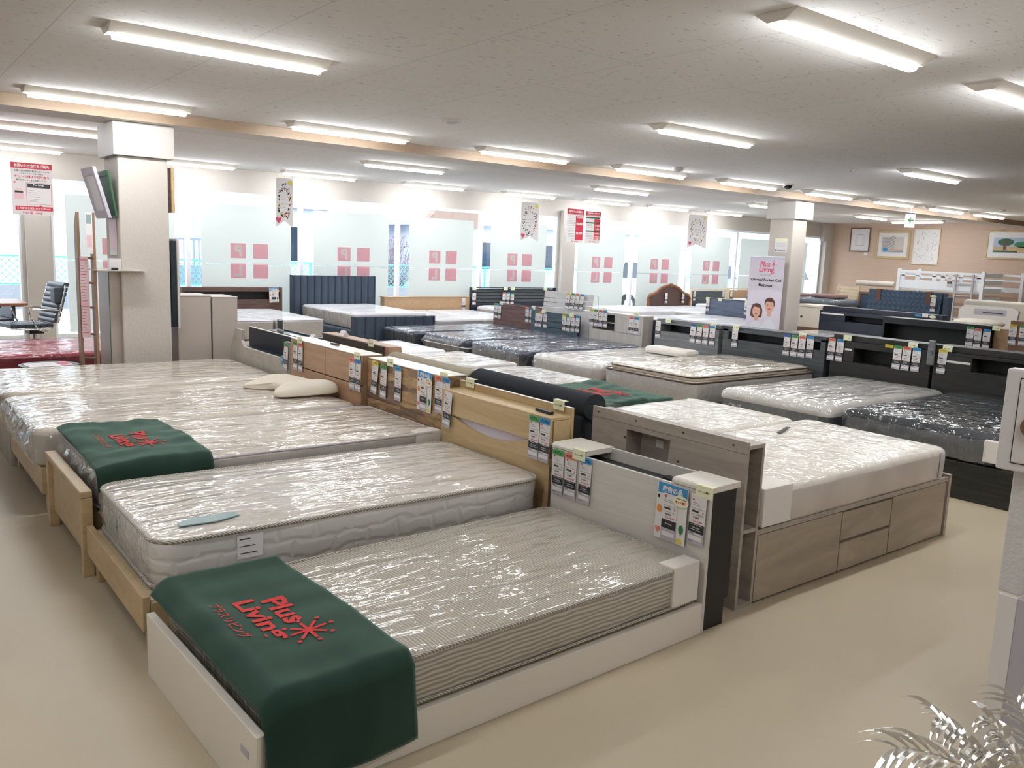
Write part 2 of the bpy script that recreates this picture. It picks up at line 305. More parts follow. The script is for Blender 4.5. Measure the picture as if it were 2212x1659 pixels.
    def disc(s, x, z, rx, rz, mat, k=1, n=14, y=0):
        s.add([(x+rx*math.cos(2*math.pi*i/n), y-.0006*k, z+rz*math.sin(2*math.pi*i/n)) for i in range(n)], [tuple(range(n))], mat)
    def poly(s, pts, mat, k=1, y=0):
        s.add([(p[0], y-.0006*k, p[1]) for p in pts], [tuple(range(len(pts)))], mat)
    def heart(s, x, z, r, mat, k=1, y=0):
        s.poly([(x, z-r), (x+r*.8, z), (x+r*.9, z+.5*r), (x+r*.5, z+.85*r), (x, z+.5*r), (x-r*.5, z+.85*r), (x-r*.9, z+.5*r), (x-r*.8, z)], mat, k, y)
    def text(s, t, x, z, mat, w=None, h=None, k=2, y=0, bold=0.02, flip=False):
        vs, fs, tw, th = text_geo(t, bold)
        if w and h: sx, sz = w/tw, h/th
        elif w: sx = sz = w/tw
        else: sx = sz = h/th
        if flip: sx = -sx
        s.add([(x+v[0]*sx, y-.0006*k, z+v[1]*sz) for v in vs], fs, mat)
    def build(s, name, parent=None, world=False, loc=None, rz=0, bevel=0, seg=2, auto=None):
        me = bpy.data.meshes.new(name)
        vs = [Vector(v) for v in s.v]
        if parent is not None and world:
            inv = WM[parent].inverted(); vs = [inv @ v for v in vs]
        if parent is None and world and loc is None:
            xs = [v.x for v in vs]; ys = [v.y for v in vs]; zs = [v.z for v in vs]
            loc = ((min(xs)+max(xs))/2, (min(ys)+max(ys))/2, min(zs)); vs = [v-Vector(loc) for v in vs]
        me.from_pydata([tuple(v) for v in vs], [], s.f)
        for mn in s.mats: me.materials.append(MATS[mn])
        me.polygons.foreach_set('material_index', s.mi); me.polygons.foreach_set('use_smooth', s.sm)
        me.validate(); me.update()
        o = bpy.data.objects.new(name, me); COL.objects.link(o)
        if parent is not None: o.parent = parent; WM[o] = WM[parent].copy()
        else:
            M = xf(loc or (0, 0, 0), rz); o.matrix_world = M; WM[o] = M
        if bevel:
            b = o.modifiers.new('edge', 'BEVEL'); b.width = bevel; b.segments = seg; b.limit_method = 'ANGLE'; b.angle_limit = R(40)
        return o
WM = {}
def thing(name, label, cat, loc=(0, 0, 0), rz=0, group=None):
    o = bpy.data.objects.new(name, None); COL.objects.link(o); o.empty_display_size = .1
    M = xf(loc, rz); o.matrix_world = M; WM[o] = M
    return tag(o, label, cat, group)
def tag(o, label, cat, group=None):
    o['label'] = label; o['category'] = cat
    if group: o['group'] = group
    return o
def struct(o): o['kind'] = 'structure'; return o
def copy_tree(src, loc, rz, label, group=None, ry=0, rx=0, scale=1):
    def rec(o, par):
        c = o.copy(); COL.objects.link(c)
        if par is not None: c.parent = par; c.matrix_parent_inverse = Matrix.Identity(4)
        for ch in KIDS.get(o, []): rec(ch, c)
        return c
    c = rec(src, None); c.matrix_world = xf(loc, rz, rx, ry) @ Matrix.Scale(scale, 4)
    c['label'] = label
    if group: c['group'] = group
    return c
KIDS = {}

# ------------------------------------------------------------------ the room
CZ = 2.73; WY = 13.28; PX = 21.3; BY = 8.07; LX = -4.0; NY = -3.6
def slab(name, x0, x1, y0, y1, z0, z1, mat, parent=None):
    b = MB(mat); b.box(x0, x1, y0, y1, z0, z1); return struct(b.build(name, parent, world=True))
slab('floor', LX, PX+.1, NY, WY+.12, -.1, 0, 'floor_vinyl')
b = MB('ceiling_board'); b.box(LX, PX+.1, NY, WY+.12, CZ, CZ+.1); o = b.build('ceiling'); struct(o)
slab('wall_near', LX, PX+.1, NY-.1, NY, 0, CZ, 'wall_paint'); slab('wall_west', LX-.1, LX, NY, WY+.1, 0, CZ, 'wall_paint')
slab('wall_pink', PX, PX+.1, NY, WY+.1, 0, CZ, 'pink_wallpaper')
b = MB('wall_paint')
b.box(LX, PX, WY, WY+.12, 2.37, CZ-.001); b.box(LX, PX, WY, WY+.12, .001, .17)
for x0, x1 in ((LX, -3.4), (-.45, -.02), (1.80, 2.17), (11.42, 11.86), (20.95, PX)): b.box(x0, x1, WY-.02 if x1 < 20 else WY, WY+.12, .001, 2.37)
struct(b.build('wall_window_side', world=True))
slab('trim_1', 11.47, 11.82, WY-.12, WY-.021, .0, 2.5, 'wall_paint'); slab('trim_2', 1.84, 2.14, WY-.10, WY-.021, 0, 2.5, 'wall_paint')
slab('trim_3', 20.86, PX-.001, WY-.13, WY-.001, 2.25, CZ-.001, 'wall_paint'); slab('trim_4', 20.98, 21.29, WY-.13, WY-.001, 0, 2.249, 'wall_paint')
# beam
b = MB('beam_veneer'); b.box(LX, PX, BY, BY+.02, CZ-.1, CZ-.001); b.box(LX, PX, BY+.021, BY+.45, CZ-.1, CZ-.001, 'white_paint')
struct(b.build('trim_beam', world=True)); bpy.data.objects['trim_beam'].name = 'trim_5'
# windows: frames, glass
n = 0
for sec in ([-3.4, -2.0, -.45], [-.02, .9, 1.80], [2.17, 4.02, 5.85, 7.69, 9.51, 11.42], [11.86, 13.645, 15.45, 17.3, 19.19, 20.95]):
    for i in range(len(sec)-1):
        n += 1; x0, x1 = sec[i], sec[i+1]; b = MB('frame_white'); f = .03
        b.box(x0, x0+f, WY, WY+.09, .17, 2.37); b.box(x1-f, x1, WY, WY+.09, .17, 2.37)
        b.box(x0+f, x1-f, WY, WY+.09, 2.32, 2.37); b.box(x0+f, x1-f, WY, WY+.09, .17, .22)
        w = struct(b.build('window_%d' % n, world=True))
        g = MB('window_glass'); g.box(x0+f, x1-f, WY+.05, WY+.056, .22, 2.32); g.build('glass', w, world=True)
# window blinds with printed emblem
FX = [(-3.2, -2.15), (2.35, 3.82), (4.21, 5.66), (6.06, 7.48), (7.90, 9.31), (9.72, 11.12), (12.0, 13.37), (13.80, 15.20), (15.62, 17.02), (17.43, 18.85), (19.35, 20.3)]
names = ['', 'behind the pillar with picture frames', 'above the walnut shelf headboard', 'behind the tufted blue headboard', 'above the tan headboard', 'above the dark slatted headboard', 'just past the window column with delivery posters', 'behind the carved arched headboard', 'above the pale framed headboards', 'mostly hidden by the pillar with banner', 'beyond the banner pillar, last before the pink wall']
for (x0, x1), nm in zip(FX[1:], names[1:]):
    cx = (x0+x1)/2; b = MB('film_white'); z1 = 2.175
    b.box(x0, x1, WY-.012, WY-.0105, .25, 1.262); b.box(x0, x1, WY-.012, WY-.0105, 1.268, z1)
    o = b.build('window_blind', world=True); tag(o, 'white window blind with pink square emblem, '+nm, 'blind', 'emblem blinds along the window front'); r0 = WM[o].translation
    e = MB('film_pink')
    for j, (dx, dz) in enumerate(((-.275, .335), (.09, .335), (-.275, -.0), (.09, -.0))):
        xa = cx+dx; za = 1.04+(.315 if dz else 0); q = .245
        e.rect(xa, xa+q, za, za+.235, 'film_pink', 1, y=WY-.013)
        if j in (0, 2): e.text('P' if j == 0 else 'L', xa+q/2, za+.117, 'film_letter', h=.185, k=3, y=WY-.013, bold=.05, flip=True)
    e.build('emblem', o, world=True)

# ------------------------------------------------------------------ ceiling lamps
def make_lamp():
    t = thing('ceiling_lamp', 'x', 'ceiling lamp')
    b = MB('white_gloss'); hw, hl = .115, .625
    b.prism([(-hw, 0), (hw, 0), (.045, -.045), (-.045, -.045)][::-1], -hl, hl, 'x'); h = b.build('housing', t)
    e = MB('lamp_glow')
    prof = [(.036, -.0455), (.036, -.055), (.028, -.066), (.014, -.072), (-.014, -.072), (-.028, -.066), (-.036, -.055), (-.036, -.0455)]
    e.prism(prof, -hl+.035, hl-.035, 'x', smooth=True); d = e.build('diffuser', t)
    KIDS[t] = [h, d]; return t
lamp = make_lamp(); LG = 'linear ceiling lamps'
rows = {2.44: [3.95, 6.03, -.3, -2.3], 5.05: [1.75, 6.03, 10.15, 14.2], 7.64: [1.72, 3.88, 6.04, 8.1, 10.12, 12.16, 14.13, 16.03, 17.8], 10.2: [1.68, 5.99, 10.14, 14.2, 17.96],
        12.68: [1.62, 3.92, 5.9, 8.03, 10.17, 12.2, 14.06, 15.96], -.2: [1.7, 6.0], -2.6: [3.9]}
rown = {2.44: 'along the row nearest the camera', 5.05: 'along the open ceiling row before the beam', 7.64: 'along the row touching the wood beam', 10.2: 'along the sparse row beyond the beam', 12.68: 'along the row beside the window wall', -.2: 'behind', -2.6: 'behind'}
ordn = ['first', 'second', 'third', 'fourth', 'fifth', 'sixth', 'seventh', 'eighth', 'ninth']
for y, xs in rows.items():
    for i, x in enumerate(sorted(xs)):
        lab = 'lit linear ceiling lamp, %s %s' % (ordn[i], rown[y])
        if y < 0 or x < 0: lab = 'lit linear ceiling lamp out of view, %s' % {(-.3, 2.44): 'left end of the nearest row', (-2.3, 2.44): 'outermost of the nearest row', (1.7, -.2): 'just behind the camera', (6.0, -.2): 'behind the near wall end', (3.9, -2.6): 'deepest behind the camera'}[(x, y)]
        copy_tree(lamp, (x, y, CZ-.0005), 0, lab, LG)
copy_tree(lamp, (19.8, 10.1, CZ-.0005), R(90), 'lit linear ceiling lamp turned crossways to wash the pink wall', LG)
for k in KIDS[lamp]: bpy.data.objects.remove(k)
bpy.data.objects.remove(lamp)
# ceiling fittings
def disc_fit(x, y, r, lab, cat, name, dome=False, h=.02):
    t = thing(name, lab, cat, (x, y, CZ)); b = MB('white_paint'); b.cyl((0, 0, -h), r*.9, h-.0005, n=24, r2=r); b.build('base', t)
    c = MB('camera_dome' if dome else 'tag_grey'); c.ball((0, 0, -h), r*.7 if dome else r*.5, 16, sc=(1, 1, .8 if dome else .35)); c.build('dome' if dome else 'grille', t)
disc_fit(4.15, 6.3, .11, 'flat round speaker grille on the ceiling between lamp rows', 'speaker', 'ceiling_speaker')
disc_fit(8.1, 7.2, .07, 'small round white detector near the beam lamp', 'smoke detector', 'smoke_detector', h=.045)
disc_fit(10.55, 7.3, .09, 'black dome security camera at the end of a beam lamp', 'security camera', 'security_camera', True, .025)
disc_fit(9.3, 5.6, .04, 'tiny round sprinkler on the open ceiling', 'sprinkler', 'ceiling_sprinkler')
disc_fit(16.6, 6.9, .06, 'small grey detector between far beam lamps', 'smoke detector', 'smoke_detector')
disc_fit(.45, 5.1, .07, 'round ceiling downlight at the far end of the first lamp row', 'downlight', 'ceiling_downlight')
# pillars
def pillar(name, x0, x1, y0, y1, capx0, capx1, capy0, capy1, lab):
    b = MB('pillar_plaster'); b.box(x0, x1, y0, y1, 0, 2.335, 'pillar_plaster'); o = b.build(name, world=True, bevel=.012)
    c = MB('white_paint'); c.box(capx0, capx1, capy0, capy1, 2.336, 2.629); cc = c.build('pillar_cap', o, world=True, bevel=.004); struct(o); return o
p1 = pillar('trim_pillar', 1.895, 2.325, 8.24, 8.76, 1.855, 2.375, 8.20, 8.80, ''); p1.name = 'trim_6'
p2 = pillar('trim_pillar2', 12.17, 12.55, 8.25, 8.70, 12.13, 12.65, 8.21, 8.76, ''); p2.name = 'trim_7'

# ------------------------------------------------------------------ price tags
TAGW, TAGH = .082, .235
def make_tag(col, txt, head=True):
    t = thing('price_tag', 'x', 'price tag'); b = MB('sign_white'); w = TAGW/2
    b.box(-w, w, 0, .001, -TAGH, -.012); b.rect(-w, w, -.182, -.142, 'dark_band', 1); b.rect(-w, w, -TAGH, -.182, 'tag_grey', 1)
    b.rect(-w+.004, w-.006, -.216, -.197, 'sign_white', 2); b.rect(-w+.03, w-.008, -.19, -.185, 'sign_white', 2)
    b.text('Plus Living', 0, -.160, 'sign_white', w=.038, k=3)
    for z in (-.148, -.171): b.rect(-.028, .03, z, z+.003, 'tag_grey', 2)
    b.heart(-w+.014, -.038, .006, 'red', 2)
    for z, a, c in ((-.052, -.03, 0), (-.060, -.03, .01), (-.075, -.035, .034), (-.104, -.035, .034)): b.rect(a, c, z, z+.0018, 'ink_grey', 2)
    b.rect(-.03, .006, -.092, -.083, 'ink', 2); b.rect(.0, .03, -.099, -.097, 'ink_grey', 2)
    b.text('¥18,800', -.006, -.115, 'ink', w=.034, k=2); b.text('税込 ¥21,890', .004, -.131, 'red', w=.05, k=2)
    b.text('70', .028, -.088, 'red', w=.009, k=2)
    for z in (-.188, -.224): b.rect(-.034, -.01, z, z+.002, 'ink', 3)
    card = b.build('card', t); kids = [card]
    if head:
        h = MB(col); h.prism([(-w+.006, .0), (w-.006, .0), (w, -.006), (w, -.024), (w-.006, -.03), (-w+.006, -.03), (-w, -.024), (-w, -.006)][::-1], -.0042, -.0022, 'y')
        h.text(txt, 0, -.015, 'black', w=.062 if len(txt) > 3 else .056, h=.017, k=0, y=-.0048, bold=.035); kids.append(h.build('size_heading', t))
    KIDS[t] = kids; return t
TAGS = {'b': make_tag('blue_tag', 'シングル'), 'g': make_tag('green_tag', 'ダブル'), 's': make_tag('salmon_tag', 'セミダブル'), 'y': make_tag('yellow_tag', 'ワイドダブル'), 'q': make_tag('navy_tag', 'クイーン'), 'n': make_tag('', '', False)}
def make_note(txt):
    t = thing('price_note', 'x', 'note'); b = MB('note_yellow'); b.box(-.045, .045, 0, .0012, -.052, .0); b.box(-.045, .045, 0, .03, 0, .0012)
    b.text(txt, 0, -.026, 'ink', w=.062, k=1, bold=.04); KIDS[t] = [b.build('card', t)]; return t
NOTES = {'F': make_note('フレーム価格'), 'M': make_note('マットレス価格')}
def make_ad():
    t = thing('sale_card', 'x', 'sale card'); b = MB('sign_white'); b.box(-.087, .087, 0, .001, -.262, 0)
    b.rect(-.08, .083, -.05, -.002, 'blue_tag', 1); b.text('広告の品', .0, -.026, 'sign_white', w=.115, k=2, bold=.05)
    b.disc(-.074, -.068, .006, .009, 'black', 2); b.disc(-.066, -.125, .015, .018, 'orange', 2); b.heart(-.068, -.222, .017, 'salmon_tag', 2)
    b.disc(.062, -.19, .014, .021, 'green_ink', 2); b.rect(.06, .064, -.219, -.21, 'green_ink', 2); b.disc(.056, -.245, .019, .012, 'yellow_tag', 2)
    card = b.build('card', t)
    c = MB('sign_white'); w = .041; y = -.003
    c.box(-w-.006, w-.006, y, y+.001, -.258, -.045); c.rect(-w-.006, w-.006, -.205, -.165, 'dark_band', 1, y); c.rect(-w-.006, w-.006, -.258, -.205, 'tag_grey', 1, y); c.rect(-w, w-.012, -.24, -.22, 'sign_white', 2, y)
    c.text('Plus Living', -.006, -.183, 'sign_white', w=.038, k=3, y=y); c.heart(-.032, -.058, .008, 'red', 2, y)
    for z in (-.075, -.083, -.1, -.128): c.rect(-.04, .025, z, z+.0018, 'ink_grey', 2, y)
    c.rect(-.036, .0, -.116, -.107, 'ink', 2, y); c.text('71', .022, -.112, 'red', w=.01, k=2, y=y)
    c.text('¥24,800', -.014, -.139, 'ink', w=.036, k=2, y=y); c.text('税込 ¥27,280', -.002, -.154, 'red', w=.052, k=2, y=y)
    pc = c.build('price_slip', t)
    e = MB('note_yellow'); e.disc(.055, -.062, .043, .026, 'note_yellow', 1, 20, -.006); e.text('セット価格', .055, -.067, 'red', w=.062, h=.015, k=2, y=-.006, bold=.05); e.rect(.025, .085, -.053, -.05, 'ink', 2, -.006)
    ov = e.build('set_price_oval', t); KIDS[t] = [card, pc, ov]; return t
AD = make_ad()
CN = {'b': 'blue-headed', 'g': 'green-headed', 's': 'salmon-headed', 'y': 'yellow-headed', 'q': 'navy-headed', 'n': 'plain white'}
def hang(kind, X, Y, Z, where, rz=-90, tilt=0, lean=0, sc=1):
    if X < 2.83 and Y < 3.22: X -= (Y-2.196)*.0349; rz = -88
    """hang a tag; (X,Y,Z) is the middle of its top edge"""
    src = TAGS.get(kind) or NOTES.get(kind) or AD
    if kind in TAGS: lab = '%s price tag %s' % (CN[kind], where); g = 'price tags hung on the headboards'
    elif kind in NOTES: lab = 'folded pale yellow price note %s' % where; g = 'yellow notes on the headboard tops'
    else: lab = 'large white sale card with blue banner %s' % where; g = None
    return copy_tree(src, (X, Y, Z), R(rz), lab, g, ry=R(tilt), rx=R(lean), scale=sc)

# ------------------------------------------------------------------ mattress builder
def outline(x0, x1, y0, y1, r, seg=6, step=.16):
    pts = []
    cs = ((x1-r, y1-r, 0), (x0+r, y1-r, 90), (x0+r, y0+r, 180), (x1-r, y0+r, 270))
    for i, (cx, cy, a0) in enumerate(cs):
        for k in range(seg+1): a = R(a0+90*k/seg); pts.append((cx+r*math.cos(a), cy+r*math.sin(a)))
        nx, ny, na = cs[(i+1) % 4]; q = (nx+r*math.cos(R(na)), ny+r*math.sin(R(na))); p = pts[-1]
        L = math.hypot(q[0]-p[0], q[1]-p[1]); m = int(L/step)
        for k in range(1, m+1): pts.append((p[0]+(q[0]-p[0])*k/(m+1), p[1]+(q[1]-p[1])*k/(m+1)))
    return pts
def inset_pt(p, c, hx, hy, d):
    return (c[0]+(p[0]-c[0])*(hx-d)/hx, c[1]+(p[1]-c[1])*(hy-d)/hy)
def mattress(x0, x1, y0, y1, zt, th, label, side='tk_beige_side', top='tk_beige', r=.07, er=.035, crown=.015, piping=None, pr=.007, wob=.004, band=None, name='mattress', group=None, rot=0, pivot=None, matrix=None):
    c = ((x0+x1)/2, (y0+y1)/2); hx, hy = (x1-x0)/2, (y1-y0)/2
    b = MB([side, top]+([band] if band else []))
    P = outline(-hx, hx, -hy, hy, r); n = len(P); ring = []
    lv = [(.014, 0, 0), (.003, .018, 0)]
    zb = th*(.60 if band else .5)
    lv += [(0, zb, 0), (-.002, th*(.64 if band else .7), 2 if band else 0), (0, th-er, 2 if band else 0)]
    for a in (30, 60, 90): lv.append((er*(1-math.cos(R(a))), th-er+er*math.sin(R(a)), 1))
    lv += [(.08, th+crown*.35, 1), (.18, th+crown*.7, 1), (min(hx, hy)*.6, th+crown*.95, 1), (min(hx, hy)*.97, th+crown, 1)]
    vs = []
    for d, z, _ in lv:
        for p in P:
            q = inset_pt(p, (0, 0), hx, hy, d)
            w = wob*noise.noise(Vector((q[0]*3+zt*9, q[1]*3+c[0], z*8)))*2
            nx, ny = (p[0]/hx, p[1]/hy); vs.append((q[0]+w*nx, q[1]+w*ny, z+(wob*1.5*noise.noise(Vector((q[0]*2.2+c[1], q[1]*2.6, 3))) if z > th-.01 else 0)))
    for j in range(len(lv)-1):
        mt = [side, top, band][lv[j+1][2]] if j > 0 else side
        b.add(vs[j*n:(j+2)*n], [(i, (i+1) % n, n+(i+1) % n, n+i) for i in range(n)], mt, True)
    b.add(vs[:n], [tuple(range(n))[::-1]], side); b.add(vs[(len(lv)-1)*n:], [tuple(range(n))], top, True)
    M = matrix or Matrix.Identity(4)
    o = b.build(name, loc=None); Wm = M @ Matrix.Translation((c[0], c[1], zt-th)) @ Matrix.Rotation(rot, 4, 'Z'); o.matrix_world = Wm; WM[o] = Wm
    bm = bmesh.new(); bm.from_mesh(o.data); bmesh.ops.remove_doubles(bm, verts=bm.verts, dist=1e-5); bm.to_mesh(o.data); bm.free()
    tag(o, label, 'mattress', group)
    if piping:
        for z, ins in ((th-er*.35, -.001), (.02, -.001)):
            q = [inset_pt(p, (0, 0), hx, hy, ins) for p in P]
            m = MB(piping); m.tube([(a, bb, z+.002*noise.noise(Vector((a*4, bb*4, 0)))) for a, bb in q], pr, 6, True); m.build('piping', o)
    return o
def bedspace(loc, rz): return xf(loc, rz)

# ------------------------------------------------------------------ headboard pieces in bed space: head board front at x=0, bed runs to -x, width along +y
def open_front(b, y0, y1, z0, z1, d, ya, yb, za, zb, mat, back=None, x=0):
    """cabinet box with an opening ya..yb, za..zb in its front"""
    b.box(x, x+d, y0, y1, z0, za, mat); b.box(x, x+d, y0, y1, zb, z1, mat)
    b.box(x, x+d, y0, ya, za, zb, mat); b.box(x, x+d, yb, y1, za, zb, mat)
    b.box(x+d*.8, x+d, ya, yb, za, zb, back or mat)
def frame_parts(t, w, L, mat, z0=.08, z1=.25, foot=None, foot_top=None, legs=True, leg=.06, side=True, y0=0):
    def part(nm, *a, m=mat):
        b = MB(m); b.box(*a); return b.build(nm, t, bevel=.003)
    part('side_rail', -L+.03, -.001, y0, y0+.025, z0, z1); part('side_rail', -L+.03, -.001, y0+w-.025, y0+w, z0, z1)
    part('footboard', -L, -L+.029, y0, y0+w, z0, foot_top or z1)
    if legs:
        for x in (-L+.03, -.12):
            for y in (y0+.03, y0+w-.03-leg): part('leg', x, x+leg, y, y+leg, 0, z0)
def slats(t, w, L, z, n=12, mat='pine_slat', y0=0):
    b = MB(mat)
    for i in range(n):
        x = -L+.062+(L-.14)*i/(n-1); b.box(x-.03, x+.03, y0+.026, y0+w-.026, z-.015, z)
    return b.build('slat_base', t)

# ================================================================== ROW 1 (heads on the X=2.82 line, feet towards the aisle)
HX = 2.82
# --- white bed nearest the camera
RW = R(2.0)
t = thing('bed', 'low white wooden bed frame with boxed shelf headboard and black end panel', 'bed frame', (HX, 2.196, 0), RW); WB = WM[t]
b = MB('white_wood'); b.box(0, .018, 0, 1.004, .0, .632); b.build('headboard', t, bevel=.003)
b = MB('black'); b.box(.019, .17, .012, .03, .0, .63); b.box(.1701, .2, .012, .03, .12, .63); b.build('side_panel', t)
b = MB('black'); b.box(.019, .17, .975, .993, .0, .63); b.build('side_panel', t)
b = MB('white_wood'); b.box(.185, .2, .031, .974, .1, .655); b.build('back_panel', t, bevel=.002)
b = MB('white_gloss'); b.prism([(.0, .634), (.0, .648), (.006, .656), (.016, .66), (.204, .66), (.204, .634)][::-1], -.004, .215); b.build('shelf_cap', t, bevel=.002)
b = MB('white_gloss'); b.prism([(.0, .634), (.0, .648), (.006, .656), (.016, .66), (.204, .66), (.204, .634)][::-1], .76, 1.006); b.build('shelf_cap', t, bevel=.002)
b = MB('dark_band'); b.box(.019, .184, .031, .974, .585, .595); b.build('shelf', t)
frame_parts(t, 1.0, 2.02, 'white_gloss', .0, .14, foot_top=.245, legs=False)
b = MB('tag_grey'); b.box(-2.0215, -2.0202, .05, .11, .15, .175); b.build('name_plate', t)
b = MB('pine_slat'); b.box(-1.98, -.01, .03, .97, .12, .135); b.build('slat_base', t)
m1 = mattress(-1.96, -.03, .02, .985, .33, .19, 'thin striped grey mattress in clear plastic on the white bed', 'tk_stripe_side', 'tk_stripe_top', r=.05, er=.02, crown=.01, piping='rope', pr=.006, matrix=WB)
b = MB('foam_white'); b.box(.80, .972, -.490, -.40, .02, .1995); b.build('corner_guard', m1, bevel=.006)
# remote on shelf
b = MB('plastic_black'); b.box(-.06, .06, -.02, .02, 0, .018); tag(b.build('power_strip', loc=(2.93, 2.50, .597), rz=R(80), bevel=.004), 'small black power strip on the white headboard shelf', 'power strip')
for k, y, z, w_, tl in (('g', 3.143, .632, 'on the white headboard, beside the oak bed', 0), ('s', 3.049, .63, 'second of three on the white headboard', 0), ('b', 2.944, .632, 'third of three on the white headboard', 1)): hang(k, 2.812, y, z, w_, tilt=tl)
hang('AD', 2.808, 2.392, .628, 'on the near white headboard', tilt=1)
hang('n', 2.806, 2.245, .63, 'below the note at the near end of the white headboard', tilt=2)
hang('M', 2.806, 2.99, .662, 'over the three tags on the white headboard'); hang('F', 2.806, 2.223, .662, 'at the near end of the white headboard')
# --- oak bed
t = thing('bed', 'oak slatted bed frame with curved recessed handle in its headboard', 'bed frame', (HX, 3.26, 0), 0)
b = MB('oak')
b.box(0, .02, 0, 1.04, .0, .5501)
N = 22; lo = []; hi = []
for i in range(N+1):
    y = i/N*1.04; q = max(0, 1-((y-.55)/.36)**2)
    lo.append((y, .618-.062*q)); hi.append((y, .612+.0*q))
for i in range(N):
    a, c = lo[i], lo[i+1]; b.add([(0, a[0], .55), (0, c[0], .55), (0, c[0], c[1]), (0, a[0], a[1])], [(0, 3, 2, 1)], 'oak')
    b.add([(0, a[0], a[1]), (0, c[0], c[1]), (.02, c[0], c[1]), (.02, a[0], a[1])], [(0, 3, 2, 1)], 'oak')
b.build('headboard', t)
b = MB('oak'); b.box(-.004, .014, 0, 1.04, .622, .77); b.box(.014, .14, 0, 1.04, .752, .77); b.build('upper_panel', t, bevel=.003)
b = MB('oak'); b.box(.021, .14, 0, .018, 0, .751); b.build('side_panel', t, bevel=.002); b = MB('oak'); b.box(.021, .14, 1.022, 1.04, 0, .751); b.build('side_panel', t, bevel=.002)
b = MB('lilac'); b.box(.0205, .024, .02, 1.02, .52, .75); b.build('recess_lining', t)
b = MB('oak'); b.box(.141, .16, 0, 1.06, .0, .81); b.box(.139, .161, 0, 1.06, .811, .8125, 'white_gloss'); b.build('back_panel', t)
frame_parts(t, 1.0, 2.04, 'light_wood', .12, .234, foot_top=.262, y0=-.03)
slats(t, 1.0, 2.04, .235, 14, y0=-.03)
m2 = mattress(.84, 2.79, 3.27, 4.24, .455, .218, 'thick white mattress with rope piping in clear plastic on the oak bed', 'tk_quilt_side', 'tk_cream', r=.10, er=.02, crown=.012, piping='rope', pr=.009)
b = MB('teal_side_m' if 0 else 'tk_teal_side'); 
b = MB('paper'); b.M = Matrix.Translation((-.60, -.4865, .14)); b.rect(-.055, .055, -.05, .05, 'paper', 1); b.rect(-.045, .0, .03, .035, 'ink', 2); b.rect(-.045, .02, .0, .004, 'ink', 2); b.rect(-.045, .03, -.03, -.026, 'ink', 2)
b.M = b.M @ Matrix.Translation((0, -.004, 0)); b.build('care_label', m2)
plain('teal_patch', '8fa9a8', .4)
b = MB('teal_patch'); b.box(-.9815, -.978, .12, .27, .06, .16); b.build('side_patch', m2)
b = MB('teal_patch'); b.M = Matrix.Translation((-.72, -.33, .2325)) @ Matrix.Rotation(R(4), 4, 'Z'); b.prism([(-.13, -.03), (.02, -.05), (.13, -.02), (.12, .03), (-.05, .045), (-.12, .02)], -.003, .001, 'z'); b.build('top_label', m2)
for k, y, z, w_, tl in (('g', 3.375, .765, 'first of two on the oak headboard', 1), ('b', 3.285, .765, 'second of two on the oak headboard', 2), ('n', 4.205, .775, 'hanging where the oak headboard meets the mosaic one', 6)): hang(k, 2.803, y, z, w_, tilt=tl)
hang('F', 2.955, 3.36, .838, 'standing behind the oak headboard tags'); hang('M', 2.955, 4.2, .835, 'on the oak headboard next to the mosaic one')
b = MB('plastic_black'); b.box(-.07, .07, -.015, .015, 0, .015); tag(b.build('power_strip', loc=(2.89, 3.40, .771), rz=R(85), bevel=.004), 'dark power strip lying on the oak headboard ledge', 'power strip')
# --- mosaic bed (with footboard)
t = thing('bed', 'bed frame with patchwork wood headboard and framed light wood footboard', 'bed frame', (2.86, 4.35, 0), 0)
b = MB('mosaic_wood'); open_front(b, 0, .98, .0, .83, .17, .05, .93, .70, .80, 'mosaic_wood')
b.v = b.v; b.build('headboard', t)
b = MB('white_gloss'); b.box(-.002, .172, 0, .98, .8305, .836); b.build('top_edge', t)
b = MB('mosaic_wood'); b.box(-.008, -.0005, .0, .98, .56, .82); b.box(-.008, -.0005, .0, .98, .30, .54); b.build('front_panel', t, bevel=.002)
b = MB('light_wood'); b.box(-2.04, -.01, .0, .03, .12, .27); b.build('side_rail', t, bevel=.003); b = MB('light_wood'); b.box(-2.04, -.01, .95, .98, .12, .27); b.build('side_rail', t, bevel=.003)
b = MB('light_wood'); b.box(-2.075, -2.05, -.06, .77, .10, .39); b.build('footboard', t, bevel=.003)
b = MB('light_wood'); b.box(-2.10, -2.045, -.112, .82, .391, .425); b.build('footboard_cap', t, bevel=.005)
for y in (-.111, .77): b = MB('light_wood'); b.box(-2.095, -2.045, y, y+.05, 0, .39); b.build('leg', t, bevel=.003)
slats(t, .98, 2.03, .28, 12)
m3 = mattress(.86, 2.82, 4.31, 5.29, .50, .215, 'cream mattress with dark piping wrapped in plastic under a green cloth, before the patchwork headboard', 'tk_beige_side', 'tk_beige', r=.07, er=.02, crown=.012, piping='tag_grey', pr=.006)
b = MB('paper'); b.M = Matrix.Translation((-.03, -.4935, .12)); b.rect(-.13, .13, -.04, .035, 'paper', 1); b.text('弊店オリジナル商品', 0, .01, 'ink', w=.2, k=3); b.build('care_label', m3)
b = MB('foam_white'); b.box(.80, .984, -.4955, -.39, .03, .2215); b.build('corner_guard', m3, bevel=.006)
for k, y, z, w_, tl in (('y', 5.19, .826, 'swinging over the gap beside the brown headboard', 8), ('g', 5.075, .815, 'first on the patchwork headboard', 3), ('b', 4.88, .83, 'alone in the middle of the patchwork headboard', 1), ('s', 4.375, .835, 'right after the sale card on the patchwork headboard', 0), ('b', 4.29, .835, 'last one on the patchwork headboard', 0)): hang(k, 2.84, y, z, w_, tilt=tl)
hang('AD', 2.843, 4.545, .842, 'on the patchwork headboard', tilt=2)
